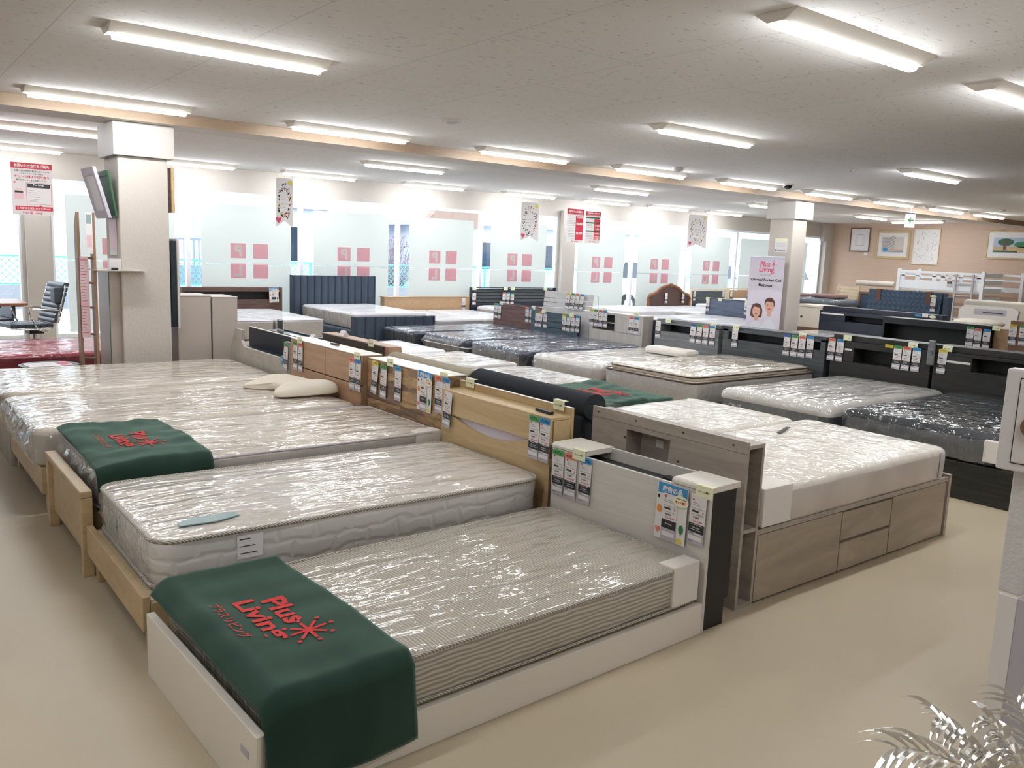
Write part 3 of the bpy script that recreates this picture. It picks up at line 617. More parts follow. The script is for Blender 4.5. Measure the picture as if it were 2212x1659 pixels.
hang('F', 2.845, 5.0, .866, 'at the far end of the patchwork headboard'); hang('M', 2.845, 4.33, .862, 'at the near end of the patchwork headboard')
# --- brown door bed
t = thing('bed', 'bed frame with tall tan wood headboard divided into four panels', 'bed frame', (HX, 5.37, 0), 0)
b = MB('brown_door')
for y0, y1 in ((.0, .59), (.598, 1.24)):
    for z0, z1 in ((.0, .62), (.628, .838)): b.box(0, .018, y0, y1, z0, z1)
b.build('headboard', t, bevel=.002)
b = MB('brown_door'); b.box(.019, .17, 0, .02, 0, .84); b.box(.019, .17, 1.22, 1.24, 0, .84); b.box(.152, .17, .021, 1.219, 0, .84); b.box(.02, .15, .03, 1.21, .3, .6, 'black'); b.build('cabinet_back', t)
b = MB('white_gloss'); b.box(-.002, .172, 0, 1.24, .8405, .846); b.build('top_edge', t)
frame_parts(t, 1.24, 2.05, 'light_wood', .12, .28, y0=.0); slats(t, 1.24, 2.05, .27, 12)
mattress(.74, 2.79, 5.36, 6.66, .50, .215, 'wide beige mattress in crinkled plastic carrying the wavy pillow', 'tk_beige_side', 'tk_beige', r=.08, er=.03, crown=.02)
for k, y, z, w_, tl in (('g', 6.50, .826, 'first of two at the far end of the tan headboard', 1), ('s', 6.40, .823, 'second of two at the far end of the tan headboard', 1), ('s', 5.49, .815, 'first of two at the near end of the tan headboard', 1), ('b', 5.395, .814, 'second of two at the near end of the tan headboard', 2)): hang(k, 2.81, y, z, w_, tilt=tl)
hang('M', 2.812, 6.42, .868, 'above the far tags on the tan headboard'); hang('F', 2.812, 5.42, .862, 'above the near tags on the tan headboard')
b = MB('plastic_black'); b.box(-.06, .06, -.015, .015, 0, .012); tag(b.build('power_strip', loc=(2.93, 6.02, .847), rz=R(88), bevel=.003), 'flat black power strip set on the tan headboard top', 'power strip')
# --- stone grey bed
t = thing('bed', 'stone grey bed frame with dark scooped shelf opening in its headboard', 'bed frame', (HX, 6.65, 0), 0)
prof = [(0, 0), (1.40, 0), (1.40, .62), (1.27, .80), (1.10, .80), (1.12, .70), (1.05, .645), (.22, .645), (.13, .68), (.09, .80), (0, .80)]
b = MB('stone_grey')
n = len(prof); b.add([(0, p[0], p[1]) for p in prof]+[(.03, p[0], p[1]) for p in prof], [tuple(range(n))[::-1], tuple(range(n, 2*n))]+[(i, (i+1) % n, n+(i+1) % n, n+i) for i in range(n)], 'stone_grey')
b.build('headboard', t)
b = MB('navy_wood'); b.box(.19, .21, .0, 1.42, .0, .795); b.box(.031, .189, .0, 1.38, .60, .615); b.build('back_panel', t)
b = MB('stone_grey'); b.box(.031, .189, 1.36, 1.40, 0, .6); b.box(.031, .189, 0, .03, 0, .6); b.build('side_panel', t)
b = MB('white_gloss'); b.box(.188, .212, 0, 1.42, .7955, .800); b.build('top_edge', t)
frame_parts(t, 1.36, 2.05, 'stone_grey', .0, .27, legs=False); slats(t, 1.36, 2.05, .27, 12)
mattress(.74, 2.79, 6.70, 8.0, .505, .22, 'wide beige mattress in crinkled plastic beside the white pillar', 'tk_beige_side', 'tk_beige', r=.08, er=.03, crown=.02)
b = MB('blue_tag'); b.box(2.816, 2.819, 6.745, 6.815, .60, .665); b.M = xf((2.815, 6.78, .632), R(-90)); b.text('ESA', 0, .006, 'sign_white', w=.04, k=1); tag(b.build('sticker', world=True), 'small square blue sticker on the stone grey headboard', 'sticker')
hang('g', 2.808, 6.68, .795, 'beside the blue sticker on the stone grey headboard', tilt=7)

# cloths
def cloth(label, x0, x1, yA, yB, zt, drop, mat='green_cloth', rz=0, M=None, rip=.004, foot=.0, txt=True, seed=0, txs=1.0):
    """banner cloth lying on a mattress: x0..x1 along the bed, from far edge yB over the near edge yA, hanging by drop"""
    M = M or Matrix.Identity(4); Ly = yB-yA; tot = Ly+drop; er = .02
    def P(u, v, off=0):       # u in 0..1 across x, v metres from the far edge
        x = x0+(x1-x0)*u
        wv = rip*(noise.noise(Vector((x*5+seed, v*7, seed)))+.6*noise.noise(Vector((x*12, v*3+seed, 1))))*1.6 + rip*1.3*math.sin((x-x0)*9+v*5+2.2*noise.noise(Vector((x*3, v*2.5, seed+5))))
        if v < Ly-er: y, z, ny, nz = yB-v, zt, 0, 1
        elif v < Ly-er+er*1.57:
            a = (v-(Ly-er))/er; y = yA+er-er*math.sin(a); z = zt-er+er*math.cos(a); ny, nz = -math.sin(a), math.cos(a)
        else:
            d = v-(Ly-er+er*1.57); y = yA-.013-.012*math.sin(min(d*8, 1.57))-.02*math.sin(x*16+seed)*min(d*3, 1)*.5; z = zt-er-d; ny, nz = -1, 0
            x += (.06*d)*(1 if u > .5 else .4)
        fx = 0
        if foot and u < .16:
            q = (.16-u)/.16; z -= foot*q*q; x += .0
        o = max(.008, wv+.018)+off
        return Vector((x, y+ny*o, z+nz*o))
    b = MB(mat); nu, nv = 36, 90
    vs = [P(i/nu, tot*j/nv) for j in range(nv+1) for i in range(nu+1)]; vs2 = [p-Vector((0, 0, .0)) for p in vs]
    b.add([tuple(p) for p in vs], [(j*(nu+1)+i, (j+1)*(nu+1)+i, (j+1)*(nu+1)+i+1, j*(nu+1)+i+1) for j in range(nv) for i in range(nu)], mat, True)
    cx = sum(p.x for p in vs)/len(vs); cy = sum(p.y for p in vs)/len(vs); L0 = M @ Matrix.Translation((cx, cy, zt))
    b.v = [(v[0]-cx, v[1]-cy, v[2]-zt) for v in b.v]
    o = b.build('display_cloth'); o.matrix_world = L0; WM[o] = L0; tag(o, label, 'cloth')
    s_ = o.modifiers.new('thick', 'SOLIDIFY'); s_.thickness = .0025; s_.offset = 1
    if txt:
        e = MB('cloth_red'); W_ = x1-x0
        def put(vs2, fs): e.add([tuple(P((xx-x0)/W_, vv, .006)-Vector((cx, cy, zt))) for xx, vv in vs2], fs, 'cloth_red')
        def txtp(s, xc, vc, wid, hei, bold=.03):
            tv, tf, tw, th = text_geo(s, bold)
            put([(xc+v[1]*hei/th, vc+v[0]*wid/tw) for v in tv], tf)
        xc, vc = x0+W_*.47, Ly*.52; k = txs
        txtp('Plus', xc+.062*k, vc-.02*k, .20*k, .075*k); txtp('Living', xc-.03*k, vc+.0*k, .30*k, .085*k); e.build('embroidered_letters', o); e = MB('cloth_red'); txtp('プラスリビング', xc-.105*k, vc-.03*k, .26*k, .035*k, .01)
        e.build('embroidered_letters', o); e = MB('cloth_red')
        sx, sv = xc+.055*k, vc+.155*k
        for a in range(8):
            an = R(45*a+22*0); dx, dv = math.cos(an), math.sin(an); ln = .055*k; w_ = .005*k
            put([(sx+dx*ln+dv*w_, sv+dv*ln-dx*w_), (sx+dx*ln-dv*w_, sv+dv*ln+dx*w_), (sx-dv*w_, sv+dx*w_), (sx+dv*w_, sv-dx*w_)], [(0, 1, 2, 3)])
            q = ln*1.3; put([(sx+dx*q+.008*k*math.cos(R(60*i)), sv+dv*q+.008*k*math.sin(R(60*i))) for i in range(6)], [tuple(range(6))])
        e.build('embroidered_star', o)
    return o
cloth('dark green cloth with red lettering over the striped mattress foot of the white bed', -2.0, -1.50, .02, 1.02, .335, .27, M=WB, foot=.05, seed=3, txs=1.15)
cloth('dark green cloth with red lettering lying on the foot of the piped cream mattress', .845, 1.40, 4.303, 5.31, .512, .085, foot=.02, rip=.007, seed=8, txs=1.15)

# wavy pillow
def pillow_wave():
    out = [(0, 0), (.15, -.03), (.44, -.03), (.475, .02), (.48, .2), (.46, .4), (.42, .58), (.33, .70), (.18, .70), (.02, .62), (-.06, .56), (-.05, .50), (.06, .45), (.13, .36), (.13, .26), (.05, .17), (-.03, .09)]
    b = MB('foam_cream'); c = Vector((.22, .3)); vs = []
    prof = [(1.0, 0), (1.01, .02), (1.0, .045), (.93, .065), (.75, .08), (.5, .085), (.2, .082), (.02, .08)]
    for s_, z in prof:
        for p in out:
            q = c+(Vector(p)-c)*s_; zz = z*(1.0+.28*math.cos(q.y*8.5-.3)+.15*q.x) if z > .03 else z
            if q.x < .1: zz *= .65
            vs.append((q.x, q.y, zz))
    n = len(out); k = len(prof)
    b.add(vs, [(j*n+i, j*n+(i+1) % n, (j+1)*n+(i+1) % n, (j+1)*n+i) for j in range(k-1) for i in range(n)]+[tuple(range((k-1)*n, k*n)), tuple(range(n))[::-1]], 'foam_cream', True)
    o = b.build('contour_pillow', loc=(2.325, 5.64, .522), rz=R(2)); m = o.modifiers.new('s', 'SUBSURF'); m.levels = 2; m.render_levels = 2
    tag(o, 'cream wave-shaped foam pillow lying before the tan panelled headboard', 'pillow')
pillow_wave()

# ================================================================== ROW 2 (backs to row 1, running to +X)
# --- grey washed storage bed
t = thing('bed', 'grey washed wood storage bed frame seen from behind its cabinet headboard', 'bed frame', (3.147, 2.267, 0), 0)
b = MB('grey_wash')
# back sheet with opening (y .50 .. .78) , z .52 .. .73
ya, yb, za, zb = .46, .76, .45, .725
b.box(0, .018, 0, 1.025, 0, za); b.box(0, .018, 0, 1.025, zb, .75); b.box(0, .018, 0, ya, za, zb); b.box(0, .018, yb, 1.025, za, zb); b.box(0, .018, 0, 1.025, .752, .807)
b.build('headboard', t)
b = MB('grey_wash'); b.box(.115, .132, 0, 1.025, 0, .79); b.box(.019, .114, 0, 1.025, .772, .79); b.box(.019, .114, 0, 1.025, 0, .02); b.box(.019, .114, .0, 1.025, .37, .388)
b.box(.019, .114, yb+.001, yb+.02, .45, .77); b.box(.019, .114, ya-.02, ya-.001, .45, .77); b.box(.019, .114, .1, .118, .0, .37)
b.build('shelf_box', t)
b = MB('black')
for y, z in ((.98, .78), (.70, .78), (.38, .78), (.08, .78), (.77, .68), (.40, .63), (.80, .55)): b.cyl((-.002, y, z), .005, .002, 'x', 10)
for z in (.10, .16, .28, .33): b.cyl((.05, .097, z), .012, .003, 'y', 10)
b.build('screw_cap', t)
b = MB('tag_grey'); b.box(.06, .10, .49, .52, .56, .66); b.tube([(.08, .5, .66), (.08, .49, .70), (.085, .485, .74)], .004, 6); b.build('adapter', t, bevel=.008)
b = MB('sign_white'); b.box(.11, .1145, .60, .65, .64, .68); b.build('sticker', t)
L = 2.03
def gpart(nm, *a, m='grey_wash_rose'):
    b = MB(m); b.box(*a); return b.build(nm, t, bevel=.002)
gpart('carcass', .133, L, .02, 1.02, .02, .33, m='grey_wash'); gpart('top_rail', .133, L, .0, .02, .345, .372, m='grey_wash')
gpart('side_panel', .14, .86, .0, .019, .012, .342); gpart('drawer', .868, 1.37, .0, .019, .183, .335); gpart('drawer', .868, 1.37, .0, .019, .012, .166)
gpart('side_panel', 1.378, L-.02, .0, .019, .012, .342); gpart('footboard', L, L+.03, -.006, 1.026, 0, .385, m='grey_wash')
m4 = mattress(3.285, 5.13, 2.255, 3.235, .565, .19, 'near ivory mattress in thin plastic on the grey washed storage bed', 'tk_ivory_side', 'tk_ivory', r=.07, er=.035, crown=.012)
b = MB('foam_white'); b.box(-.925, -.70, -.496, -.35, .01, .198); b.build('corner_guard', m4, bevel=.004)
b = MB('tag_grey'); b.tube([(.80, -.494, .02), (.805, -.497, .1), (.80, -.494, .17)], .007, 6); b.build('strap', m4)
b = MB('dark_band'); b.M = Matrix.Translation((.35, .28, .2075)) @ Matrix.Rotation(R(20), 4, 'Z'); b.box(-.13, .1, -.012, .012, -.002, .001); b.build('woven_label', m4)
def clearnote(x, y, z, w_): 
    b = MB('clear_acrylic'); b.box(-.001, .001, -.06, .06, 0, .035); tag(b.build('label_holder', loc=(x, y, z)), w_, 'label holder')
clearnote(3.15, 2.40, .8075, 'clear plastic label holder at the near end of the grey washed headboard'); clearnote(3.15, 3.14, .8075, 'clear plastic label holder at the far end of the grey washed headboard')
# --- navy upholstered
def uph(name, y0, y1, x0, x1, z1, mat, label, bz=.262):
    t = thing(name, label, 'bed frame', ((x0+x1)/2, y0, 0), 0)
    b = MB(mat); b.box(x0, x1, y0, y1, .03, z1-.12); b.build('headboard', t, world=True, bevel=.03, seg=4)
    c = MB(mat); r = .075; cy0, cy1 = y0-.01, y1+.01
    pr = [((x0+x1)/2+((x1-x0)/2+.012)*math.cos(a), z1-r+r*math.sin(a)) for a in [2*math.pi*i/16 for i in range(16)]]
    c.prism(pr, cy0, cy1, 'y', smooth=True); c.build('headrest_roll', t, world=True, bevel=.03, seg=4)
    f = MB(mat); f.box(x1+.001, x1+1.98, y0, y1-.12, .06, bz); f.build('upholstered_base', t, world=True, bevel=.02, seg=3)
    for x in (x1+.1, x1+1.85):
        for y in (y0+.08, y1-.2):
            l_ = MB('plastic_black'); l_.cyl((x, y, 0), .02, .06); l_.build('leg', t, world=True)
    return t
uph('bed', 3.40, 4.50, 3.18, 3.33, .845, 'navy_fabric', 'bed frame with rounded navy fabric headboard behind the oak bed', .325)
mattress(3.40, 5.12, 3.30, 4.24, .55, .22, 'far ivory mattress in plastic beside the grey washed bed, behind the navy fabric headboard', 'tk_ivory_side', 'tk_ivory', r=.07, er=.035, crown=.012)
uph('bed', 4.56, 5.63, 3.18, 3.33, .825, 'beige_fabric', 'bed frame with rounded beige fabric headboard behind the patchwork headboard')
m5 = mattress(3.36, 5.12, 4.42, 5.42, .48, .21, 'mattress with black and white marbled cover under a green cloth, beyond the ivory mattresses', 'tk_ivory_side', 'tk_zebra', r=.07)
cloth('crumpled dark green cloth with red print on the marbled mattress', 4.30, 5.12, 4.44, 5.36, .505, .06, rip=.010, seed=21, txs=1.3)
t = thing('bed', 'bed frame with dark brown slanted headboard edged in pale wood', 'bed frame', (3.3, 5.74, 0), 0)
b = MB('dark_brown_panel'); b.box(3.20, 3.215, 5.74, 6.82, 0, .852); b.build('headboard', t, world=True)
b = MB('brown_door'); b.prism([(5.74, .0), (6.82, .0), (6.86, .855), (5.68, .855), (5.66, .80)], 3.2155, 3.33, 'x'); b.build('shelf_box', t, world=True, bevel=.003)
b = MB('walnut'); b.box(3.331, 5.3, 5.78, 6.78, .06, .27); b.build('base', t, world=True, bevel=.005)
for x in (3.4, 5.1):
    for y in (5.8, 6.7): b = MB('walnut'); b.box(x, x+.06, y, y+.06, 0, .06); b.build('leg', t, world=True)
mattress(3.35, 5.30, 5.48, 6.55, .50, .22, 'cream patterned mattress in plastic behind the beige fabric headboard', 'tk_beige_side', 'tk_pale', r=.07)
t = thing('bed', 'black bed frame with glass topped shelf headboard behind the tan one', 'bed frame', (3.22, 6.90, 0), 0)
b = MB('navy_wood'); b.box(3.16, 3.18, 6.90, 8.0, 0, .765); b.box(3.18, 3.30, 6.90, 6.92, 0, .765); b.box(3.18, 3.30, 7.98, 8.0, 0, .765); b.box(3.28, 3.30, 6.92, 7.98, 0, .785); b.build('headboard', t, world=True, bevel=.002)
b = MB('mirror_dark'); b.box(3.16, 3.28, 6.90, 8.0, .766, .772); b.build('glass_top', t, world=True)
b = MB('navy_wood'); b.box(3.301, 5.3, 6.92, 7.98, .0, .27); b.build('base', t, world=True, bevel=.004)
mattress(3.345, 5.32, 6.68, 7.76, .50, .22, 'white mattress in glossy plastic behind the dark brown slanted headboard', 'tk_beige_side', 'tk_pale', r=.07)
mattress(3.32, 5.22, 7.86, 8.94, .50, .22, 'white mattress in glossy plastic behind the black shelf headboard, near the tufted footboard', 'tk_beige_side', 'tk_white', r=.07)
t = thing('bed', 'plain pale bed base under the white mattress beside the big pillar', 'bed frame', (4.2, 8.4, 0)); b = MB('pale_grey_wood'); b.box(3.32, 5.2, 8.01, 8.90, .0, .278); b.build('base', t, world=True, bevel=.004)
b = MB('paper'); b.prism([(-.03, 0), (.03, 0), (0, .045)], -.045, .045, 'y'); tag(b.build('tent_card', loc=(3.22, 7.05, .773)), 'small folded paper tent on the black shelf headboard', 'tent card')
b = MB('paper'); b.prism([(-.03, 0), (.03, 0), (0, .045)], -.045, .045, 'y'); tag(b.build('tent_card', loc=(3.27, 6.55, .8555)), 'small folded paper tent on the dark brown headboard', 'tent card')
b = MB('sign_white'); b.box(0, .006, -.08, .08, 0, .11); b.rect(0, 0, 0, 0, 'plastic_black'); b.box(-.002, -.0005, -.066, .066, .015, .095, 'plastic_black'); tag(b.build('card_stand', loc=(3.24, 7.86, .773)), 'black and white card stand at the end of the black headboard', 'card stand')
hang('M', 3.155, 5.85, .895, 'on the dark brown slanted headboard', lean=0)

# ================================================================== ROW 3 (heads at X=8.15, feet at X=6.1)
X3 = 8.15
def slot_head(b, w, z1, mat, d=.24, y0=0, slot=(.2, .75, .62, .80), light=True):
    ya, yb, za, zb = slot; open_front(b, y0, y0+w, 0, z1-.06, d, ya, yb, za, zb, mat, 'black')
    b.box(.03, d, y0, y0+w, z1-.06, z1, mat)
def bed3(y0, w, z1, mat, label, slot, strip=None, base=None, foot=6.12, d=.24, bz=.26, bw=None):
    t = thing('bed', label, 'bed frame', (X3, y0, 0), 0)
    b = MB(mat); slot_head(b, w, z1, mat, d, 0, slot); b.build('headboard', t, bevel=.004)
    if strip: b = MB('sign_white'); b.box(-.003, -.0005, *strip); b.build('light_strip', t)
    b = MB(base or mat); b.box(foot-X3, -.002, .02, (bw or w)-.02, 0, bz); b.build('base', t, bevel=.004)
    return t
bed3(2.10, 1.74, .90, 'black_wood', 'black wood bed frame on solid base beside the open aisle, nearest of its row', (.55, 1.39, .68, .81), (1.40, 1.62, .745, .765), bz=.27, bw=1.5)
t = bed3(3.87, 1.06, .895, 'black_wood', 'black wood bed frame with rounded slot opening, behind the two-tone mattress', (.18, .80, .62, .77), (.82, .90, .74, .76))
bed3(5.00, 1.36, .85, 'charcoal', 'dark charcoal bed frame with wide open shelf, behind the pillow-top mattress', (.06, 1.28, .70, .82), bz=.237)
bed3(6.42, 1.03, .845, 'mid_grey', 'mid grey bed frame with wide open shelf, before the foam pillow', (.06, .93, .69, .80), bz=.247)
t = thing('bed', 'pale grey wood bed frame with sliding panel shelf headboard', 'bed frame', (X3, 7.67, 0), 0)
b = MB('pale_grey_wood'); open_front(b, 0, 1.02, 0, .85, .2, .50, .96, .60, .82, 'pale_grey_wood', 'mid_grey'); b.build('headboard', t, bevel=.003)
b = MB('pale_grey_wood'); b.box(-.006, -.0005, .03, .52, .60, .82); b.build('sliding_panel', t, bevel=.002)
b = MB('pale_grey_wood'); b.box(.02, .16, .52, .95, .70, .712); b.build('shelf', t)
b = MB('navy_wood'); b.box(.2005, .26, -.03, 1.0, 0, .80); b.build('back_panel', t)
b = MB('pale_grey_wood'); b.box(6.12-X3, -.002, .02, 1.0, 0, .252); b.build('base', t, bevel=.004)
# teal leaning, white slatted, walnut
t = thing('headboard', 'teal grey slatted headboard with rounded black frame, leaning before the white slatted one', 'headboard', (8.085, 8.88, 0), 0)
b = MB('teal_grey')
for z0, z1 in ((.30, .44), (.45, .53), (.54, .62), (.63, .76)): b.box(0, .02, 0, 1.05, z0, z1)
b.build('slat_panel', t, bevel=.002); b = MB('navy_wood'); b.box(.021, .045, -.03, 1.045, .0, .755); b.build('frame', t, bevel=.02)
t = thing('bed', 'white grey bed frame with tall slatted headboard rising behind the teal one', 'bed frame', (8.30, 8.80, 0), 0)
b = MB('grey_slat_white'); lean = Matrix.Rotation(R(4), 4, 'Y')
for z0, z1 in ((.3, .825), (.833, .89), (.897, .955), (.962, 1.06)): b.box(.0, .018, 0, 1.08, z0, z1)
b.v = [tuple(Vector((v[0]+(v[2]-.3)*.12-.09, v[1], v[2]))) for v in b.v]; b.build('headboard', t, bevel=.002)
b = MB('pale_grey_wood'); b.box(.05, .16, 0, 1.08, 0, .62); b.box(-2.1, -.21, .05, 1.0, 0, .20); b.build('base', t, bevel=.004)
b = MB('steel'); b.tube([(.07, .0, 1.04), (.07, -.03, 1.03), (.07, -.035, .8)], .004, 6); b.build('cord', t)
t = thing('bed', 'purple brown walnut bed frame, farthest from the camera in its row', 'bed frame', (X3, 9.93, 0), 0)
b = MB('walnut_purple'); b.box(0, .02, 0, 1.05, 0, .79); b.box(.021, .14, 0, 1.05, 0, .77); b.box(.14, .155, 0, 1.05, 0, .795); b.build('headboard', t, bevel=.003)
b = MB('walnut_purple'); b.box(-2.03, -.002, .0, .95, 0, .25); b.build('base', t, bevel=.004)
# mattresses
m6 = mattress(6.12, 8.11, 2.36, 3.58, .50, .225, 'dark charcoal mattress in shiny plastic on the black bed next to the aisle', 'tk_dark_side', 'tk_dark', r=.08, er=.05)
b = MB('foam_white'); b.box(-1.01, -.87, -.625, -.50, .03, .19); b.build('corner_guard', m6, bevel=.01)
m7 = mattress(6.12, 8.11, 3.66, 4.78, .485, .22, 'two-tone mattress, white above and slate below, in stretched plastic', 'tk_teal_side', 'tk_pale', r=.08, er=.06, crown=.01, band='tk_pale')
b = MB('tag_grey'); b.M = xf((-.999, .36, .075), R(-90)); b.text('ONE', 0, 0, 'tag_grey', w=.14, k=3, y=-.004); b.build('printed_name', m7)
m8 = mattress(6.10, 8.10, 5.05, 6.27, .475, .235, 'tall grey mattress with dark brown piped pillow top in plastic', 'tk_marble_side', 'tk_pillowtop', r=.10, er=.02, piping='brown_leather', pr=.010)
c_ = MB(['tk_pillowtop']); P_ = outline(-.96, .96, -.57, .57, .09); n = len(P_); lv = [(.02, .232), (.0, .242), (-.004, .262), (.006, .282), (.04, .295), (.12, .305), (.35, .315), (.55, .318)]
vs = [(*inset_pt(p, (0, 0), .96, .57, d), z+.006*noise.noise(Vector((p[0]*6, p[1]*6, 0)))) for d, z in lv for p in P_]
c_.add(vs, [(j*n+i, j*n+(i+1) % n, (j+1)*n+(i+1) % n, (j+1)*n+i) for j in range(len(lv)-1) for i in range(n)]+[tuple(range((len(lv)-1)*n, len(lv)*n))], None, True); c_.build('pillow_top', m8)
c_ = MB('brown_leather'); c_.tube([(*inset_pt(p, (0, 0), .96, .57, -.004), .275) for p in P_], .007, 6, True); c_.build('piping', m8)
m9 = mattress(6.12, 8.10, 6.36, 7.50, .475, .225, 'beige mattress in loose clear plastic with a white foam pillow on it', 'tk_beige_side', 'tk_pale', r=.10, er=.05)
b = MB('foam_white'); b.box(-.12, .12, -.32, .32, 0, .085); tag(b.build('foam_pillow', loc=(7.55, 6.62, .492), rz=R(3), bevel=.035), 'white rectangular foam pillow on the loosely wrapped beige mattress', 'pillow')
mattress(6.14, 8.11, 7.62, 8.78, .475, .22, 'navy checked mattress in shiny plastic before the pale grey headboard', 'tk_navy_side', 'tk_navy', r=.09, er=.04)
m10 = mattress(6.16, 8.03, 8.86, 9.94, .475, .22, 'navy mattress with white side piping in loose plastic before the teal headboard', 'tk_navy_side', 'tk_navy', r=.09, er=.04)
P_ = outline(-.94, .94, -.545, .545, .09); c_ = MB('sign_white'); c_.tube([(p[0], p[1], .11) for p in P_], .006, 5, True); c_.build('piping', m10)
mattress(6.02, 8.10, 10.02, 10.87, .475, .22, 'dark grey mattress in plastic before the walnut headboard', 'tk_navy_side', 'tk_navy', r=.08)
t = thing('bed', 'dark base under the navy mattress with white piping', 'bed frame', (7, 9.4, 0)); b = MB('navy_wood'); b.box(6.2, 8.0, 8.95, 9.86, .201, .25); b.build('base', t, world=True)
# loose plastic flaps at the feet
def flap(x, y0, y1, z0, z1, lab, axis='x', bulge=.05, seed=0, parent=None):
    b = MB('plastic_sheet'); nu, nv = 26, 12; vs = []
    for j in range(nv+1):
        for i in range(nu+1):
            u, v = i/nu, j/nv; y = y0+(y1-y0)*u; z = z1+(z0-z1)*v
            d = bulge*math.sin(math.pi*min(1, v*1.1))*(.6+.6*noise.noise(Vector((u*9+seed, v*3, seed))))+.012+.012*noise.noise(Vector((u*30, v*5, seed)))
            vs.append((x-d, y, z+.012*noise.noise(Vector((u*12, 0, seed)))))
    b.add(vs, [(j*(nu+1)+i, (j+1)*(nu+1)+i, (j+1)*(nu+1)+i+1, j*(nu+1)+i+1) for j in range(nv) for i in range(nu)], None, True)
    return b.build('plastic_wrap', parent, world=True)
MM = {o['label']: o for o in bpy.data.objects if o.get('category') == 'mattress'}
def mm(s): return [o for l, o in MM.items() if l.startswith(s)][0]
flap(.862, 4.34, 5.26, 0.30, .485, '', seed=2, parent=m3, bulge=.03)
flap(.75, 5.42, 6.60, 0.29, .48, '', seed=4, parent=mm('wide beige mattress in crinkled plastic carrying'), bulge=.05)
flap(.75, 6.76, 7.94, 0.29, .48, '', seed=5, parent=mm('wide beige mattress in crinkled plastic beside'), bulge=.05)
flap(.845, 3.36, 4.16, 0.29, .44, '', seed=6, parent=m2, bulge=.01)
flap(6.125, 6.44, 7.42, 0.29, .44, '', seed=7, parent=m9, bulge=.05)
flap(6.165, 8.95, 9.86, 0.29, .44, '', seed=9, parent=m10, bulge=.10)
flap(6.145, 7.72, 8.68, 0.29, .44, '', seed=11, parent=mm('navy checked'), bulge=.02)
flap(6.105, 5.15, 6.17, 0.29, .46, '', seed=12, parent=m8, bulge=.02)
flap(6.125, 2.45, 3.5, 0.29, .45, '', seed=13, parent=m6, bulge=.02); flap(6.125, 3.75, 4.7, 0.29, .45, '', seed=14, parent=m7, bulge=.01)
# tags on row 3
T3 = [('y', 3.756, .866, 'alone on the black headboard nearest the aisle', 2),
 ('s', 4.92, .85, 'first at the far end of the black slot headboard', 2), ('b', 4.822, .85, 'second at the far end of the black slot headboard', 2), ('g', 4.199, .85, 'second of four at the near end of the black slot headboard', 2), ('s', 4.106, .85, 'third of four at the near end of the black slot headboard', 2), ('b', 4.006, .85, 'last of four at the near end of the black slot headboard', 2),
 ('n', 6.179, .85, 'alone at the far end of the charcoal headboard', 0), ('q', 5.47, .835, 'first at the near end of the charcoal headboard', 1), ('g', 5.374, .835, 'second at the near end of the charcoal headboard', 1), ('s', 5.278, .835, 'third at the near end of the charcoal headboard', 1), ('b', 5.18, .843, 'last at the near end of the charcoal headboard', 0),
 ('n', 7.392, .83, 'alone at the far end of the mid grey headboard', 0), ('q', 6.81, .83, 'first of four on the mid grey headboard', 2), ('g', 6.712, .83, 'second of four on the mid grey headboard', 2), ('s', 6.614, .83, 'third of four on the mid grey headboard', 1), ('b', 6.512, .833, 'last of four on the mid grey headboard', 0),
 ('y', 8.651, .876, 'first of four on the pale grey headboard', 0), ('g', 8.56, .874, 'second of four on the pale grey headboard', 0), ('s', 8.468, .87, 'third of four on the pale grey headboard', 0), ('b', 8.376, .872, 'last of four on the pale grey headboard', 0), ('s', 7.872, .83, 'on the sliding panel of the pale grey headboard', 1), ('b', 7.775, .828, 'beside the salmon one on the sliding panel', 1),
 ('g', 10.908, .791, 'at the far end of the walnut headboard', 0), ('b', 10.815, .788, 'next to the green one at the far end of the walnut headboard', 0), ('s', 10.10, .79, 'at the near end of the walnut headboard', 0), ('b', 10.0, .788, 'last on the walnut headboard', 0)]
for k, y, z, w_, tl in T3: hang(k, X3-.008, y, z, w_, tilt=tl)
h = MB('yellow_tag'); h.box(-.041, .041, -.002, 0, -.03, 0); h.text('ワイドダブル', 0, -.015, 'black', w=.07, h=.017, k=1, y=-.002, bold=.035); tag(h.build('size_label', loc=(X3-.008, 4.292, .85), rz=R(-90)), 'yellow size label without a card on the black slot headboard', 'label')
for k, y, z, w_, tl in [('g', 9.778, .753, 'first at the far end of the teal headboard', 3), ('s', 9.689, .753, 'second at the far end of the teal headboard', 6), ('b', 9.588, .756, 'third at the far end of the teal headboard', 1), ('y', 9.156, .753, 'first of four at the near end of the teal headboard', 2), ('g', 9.06, .751, 'second of four at the near end of the teal headboard', 2), ('s', 8.964, .752, 'third of four at the near end of the teal headboard', 2), ('b', 8.867, .757, 'last of four at the near end of the teal headboard', 2)]: hang(k, 8.08, y, z, w_, tilt=tl)
for k, y, z, w_, tl in [('y', 9.294, 1.054, 'first of four on the white slatted headboard', 3), ('g', 9.19, 1.058, 'second of four on the white slatted headboard', 3), ('s', 9.093, 1.058, 'third of four on the white slatted headboard', 3), ('b', 8.99, 1.058, 'last of four on the white slatted headboard', 3)]: hang(k, 8.265, y, z, w_, tilt=tl, lean=-6)
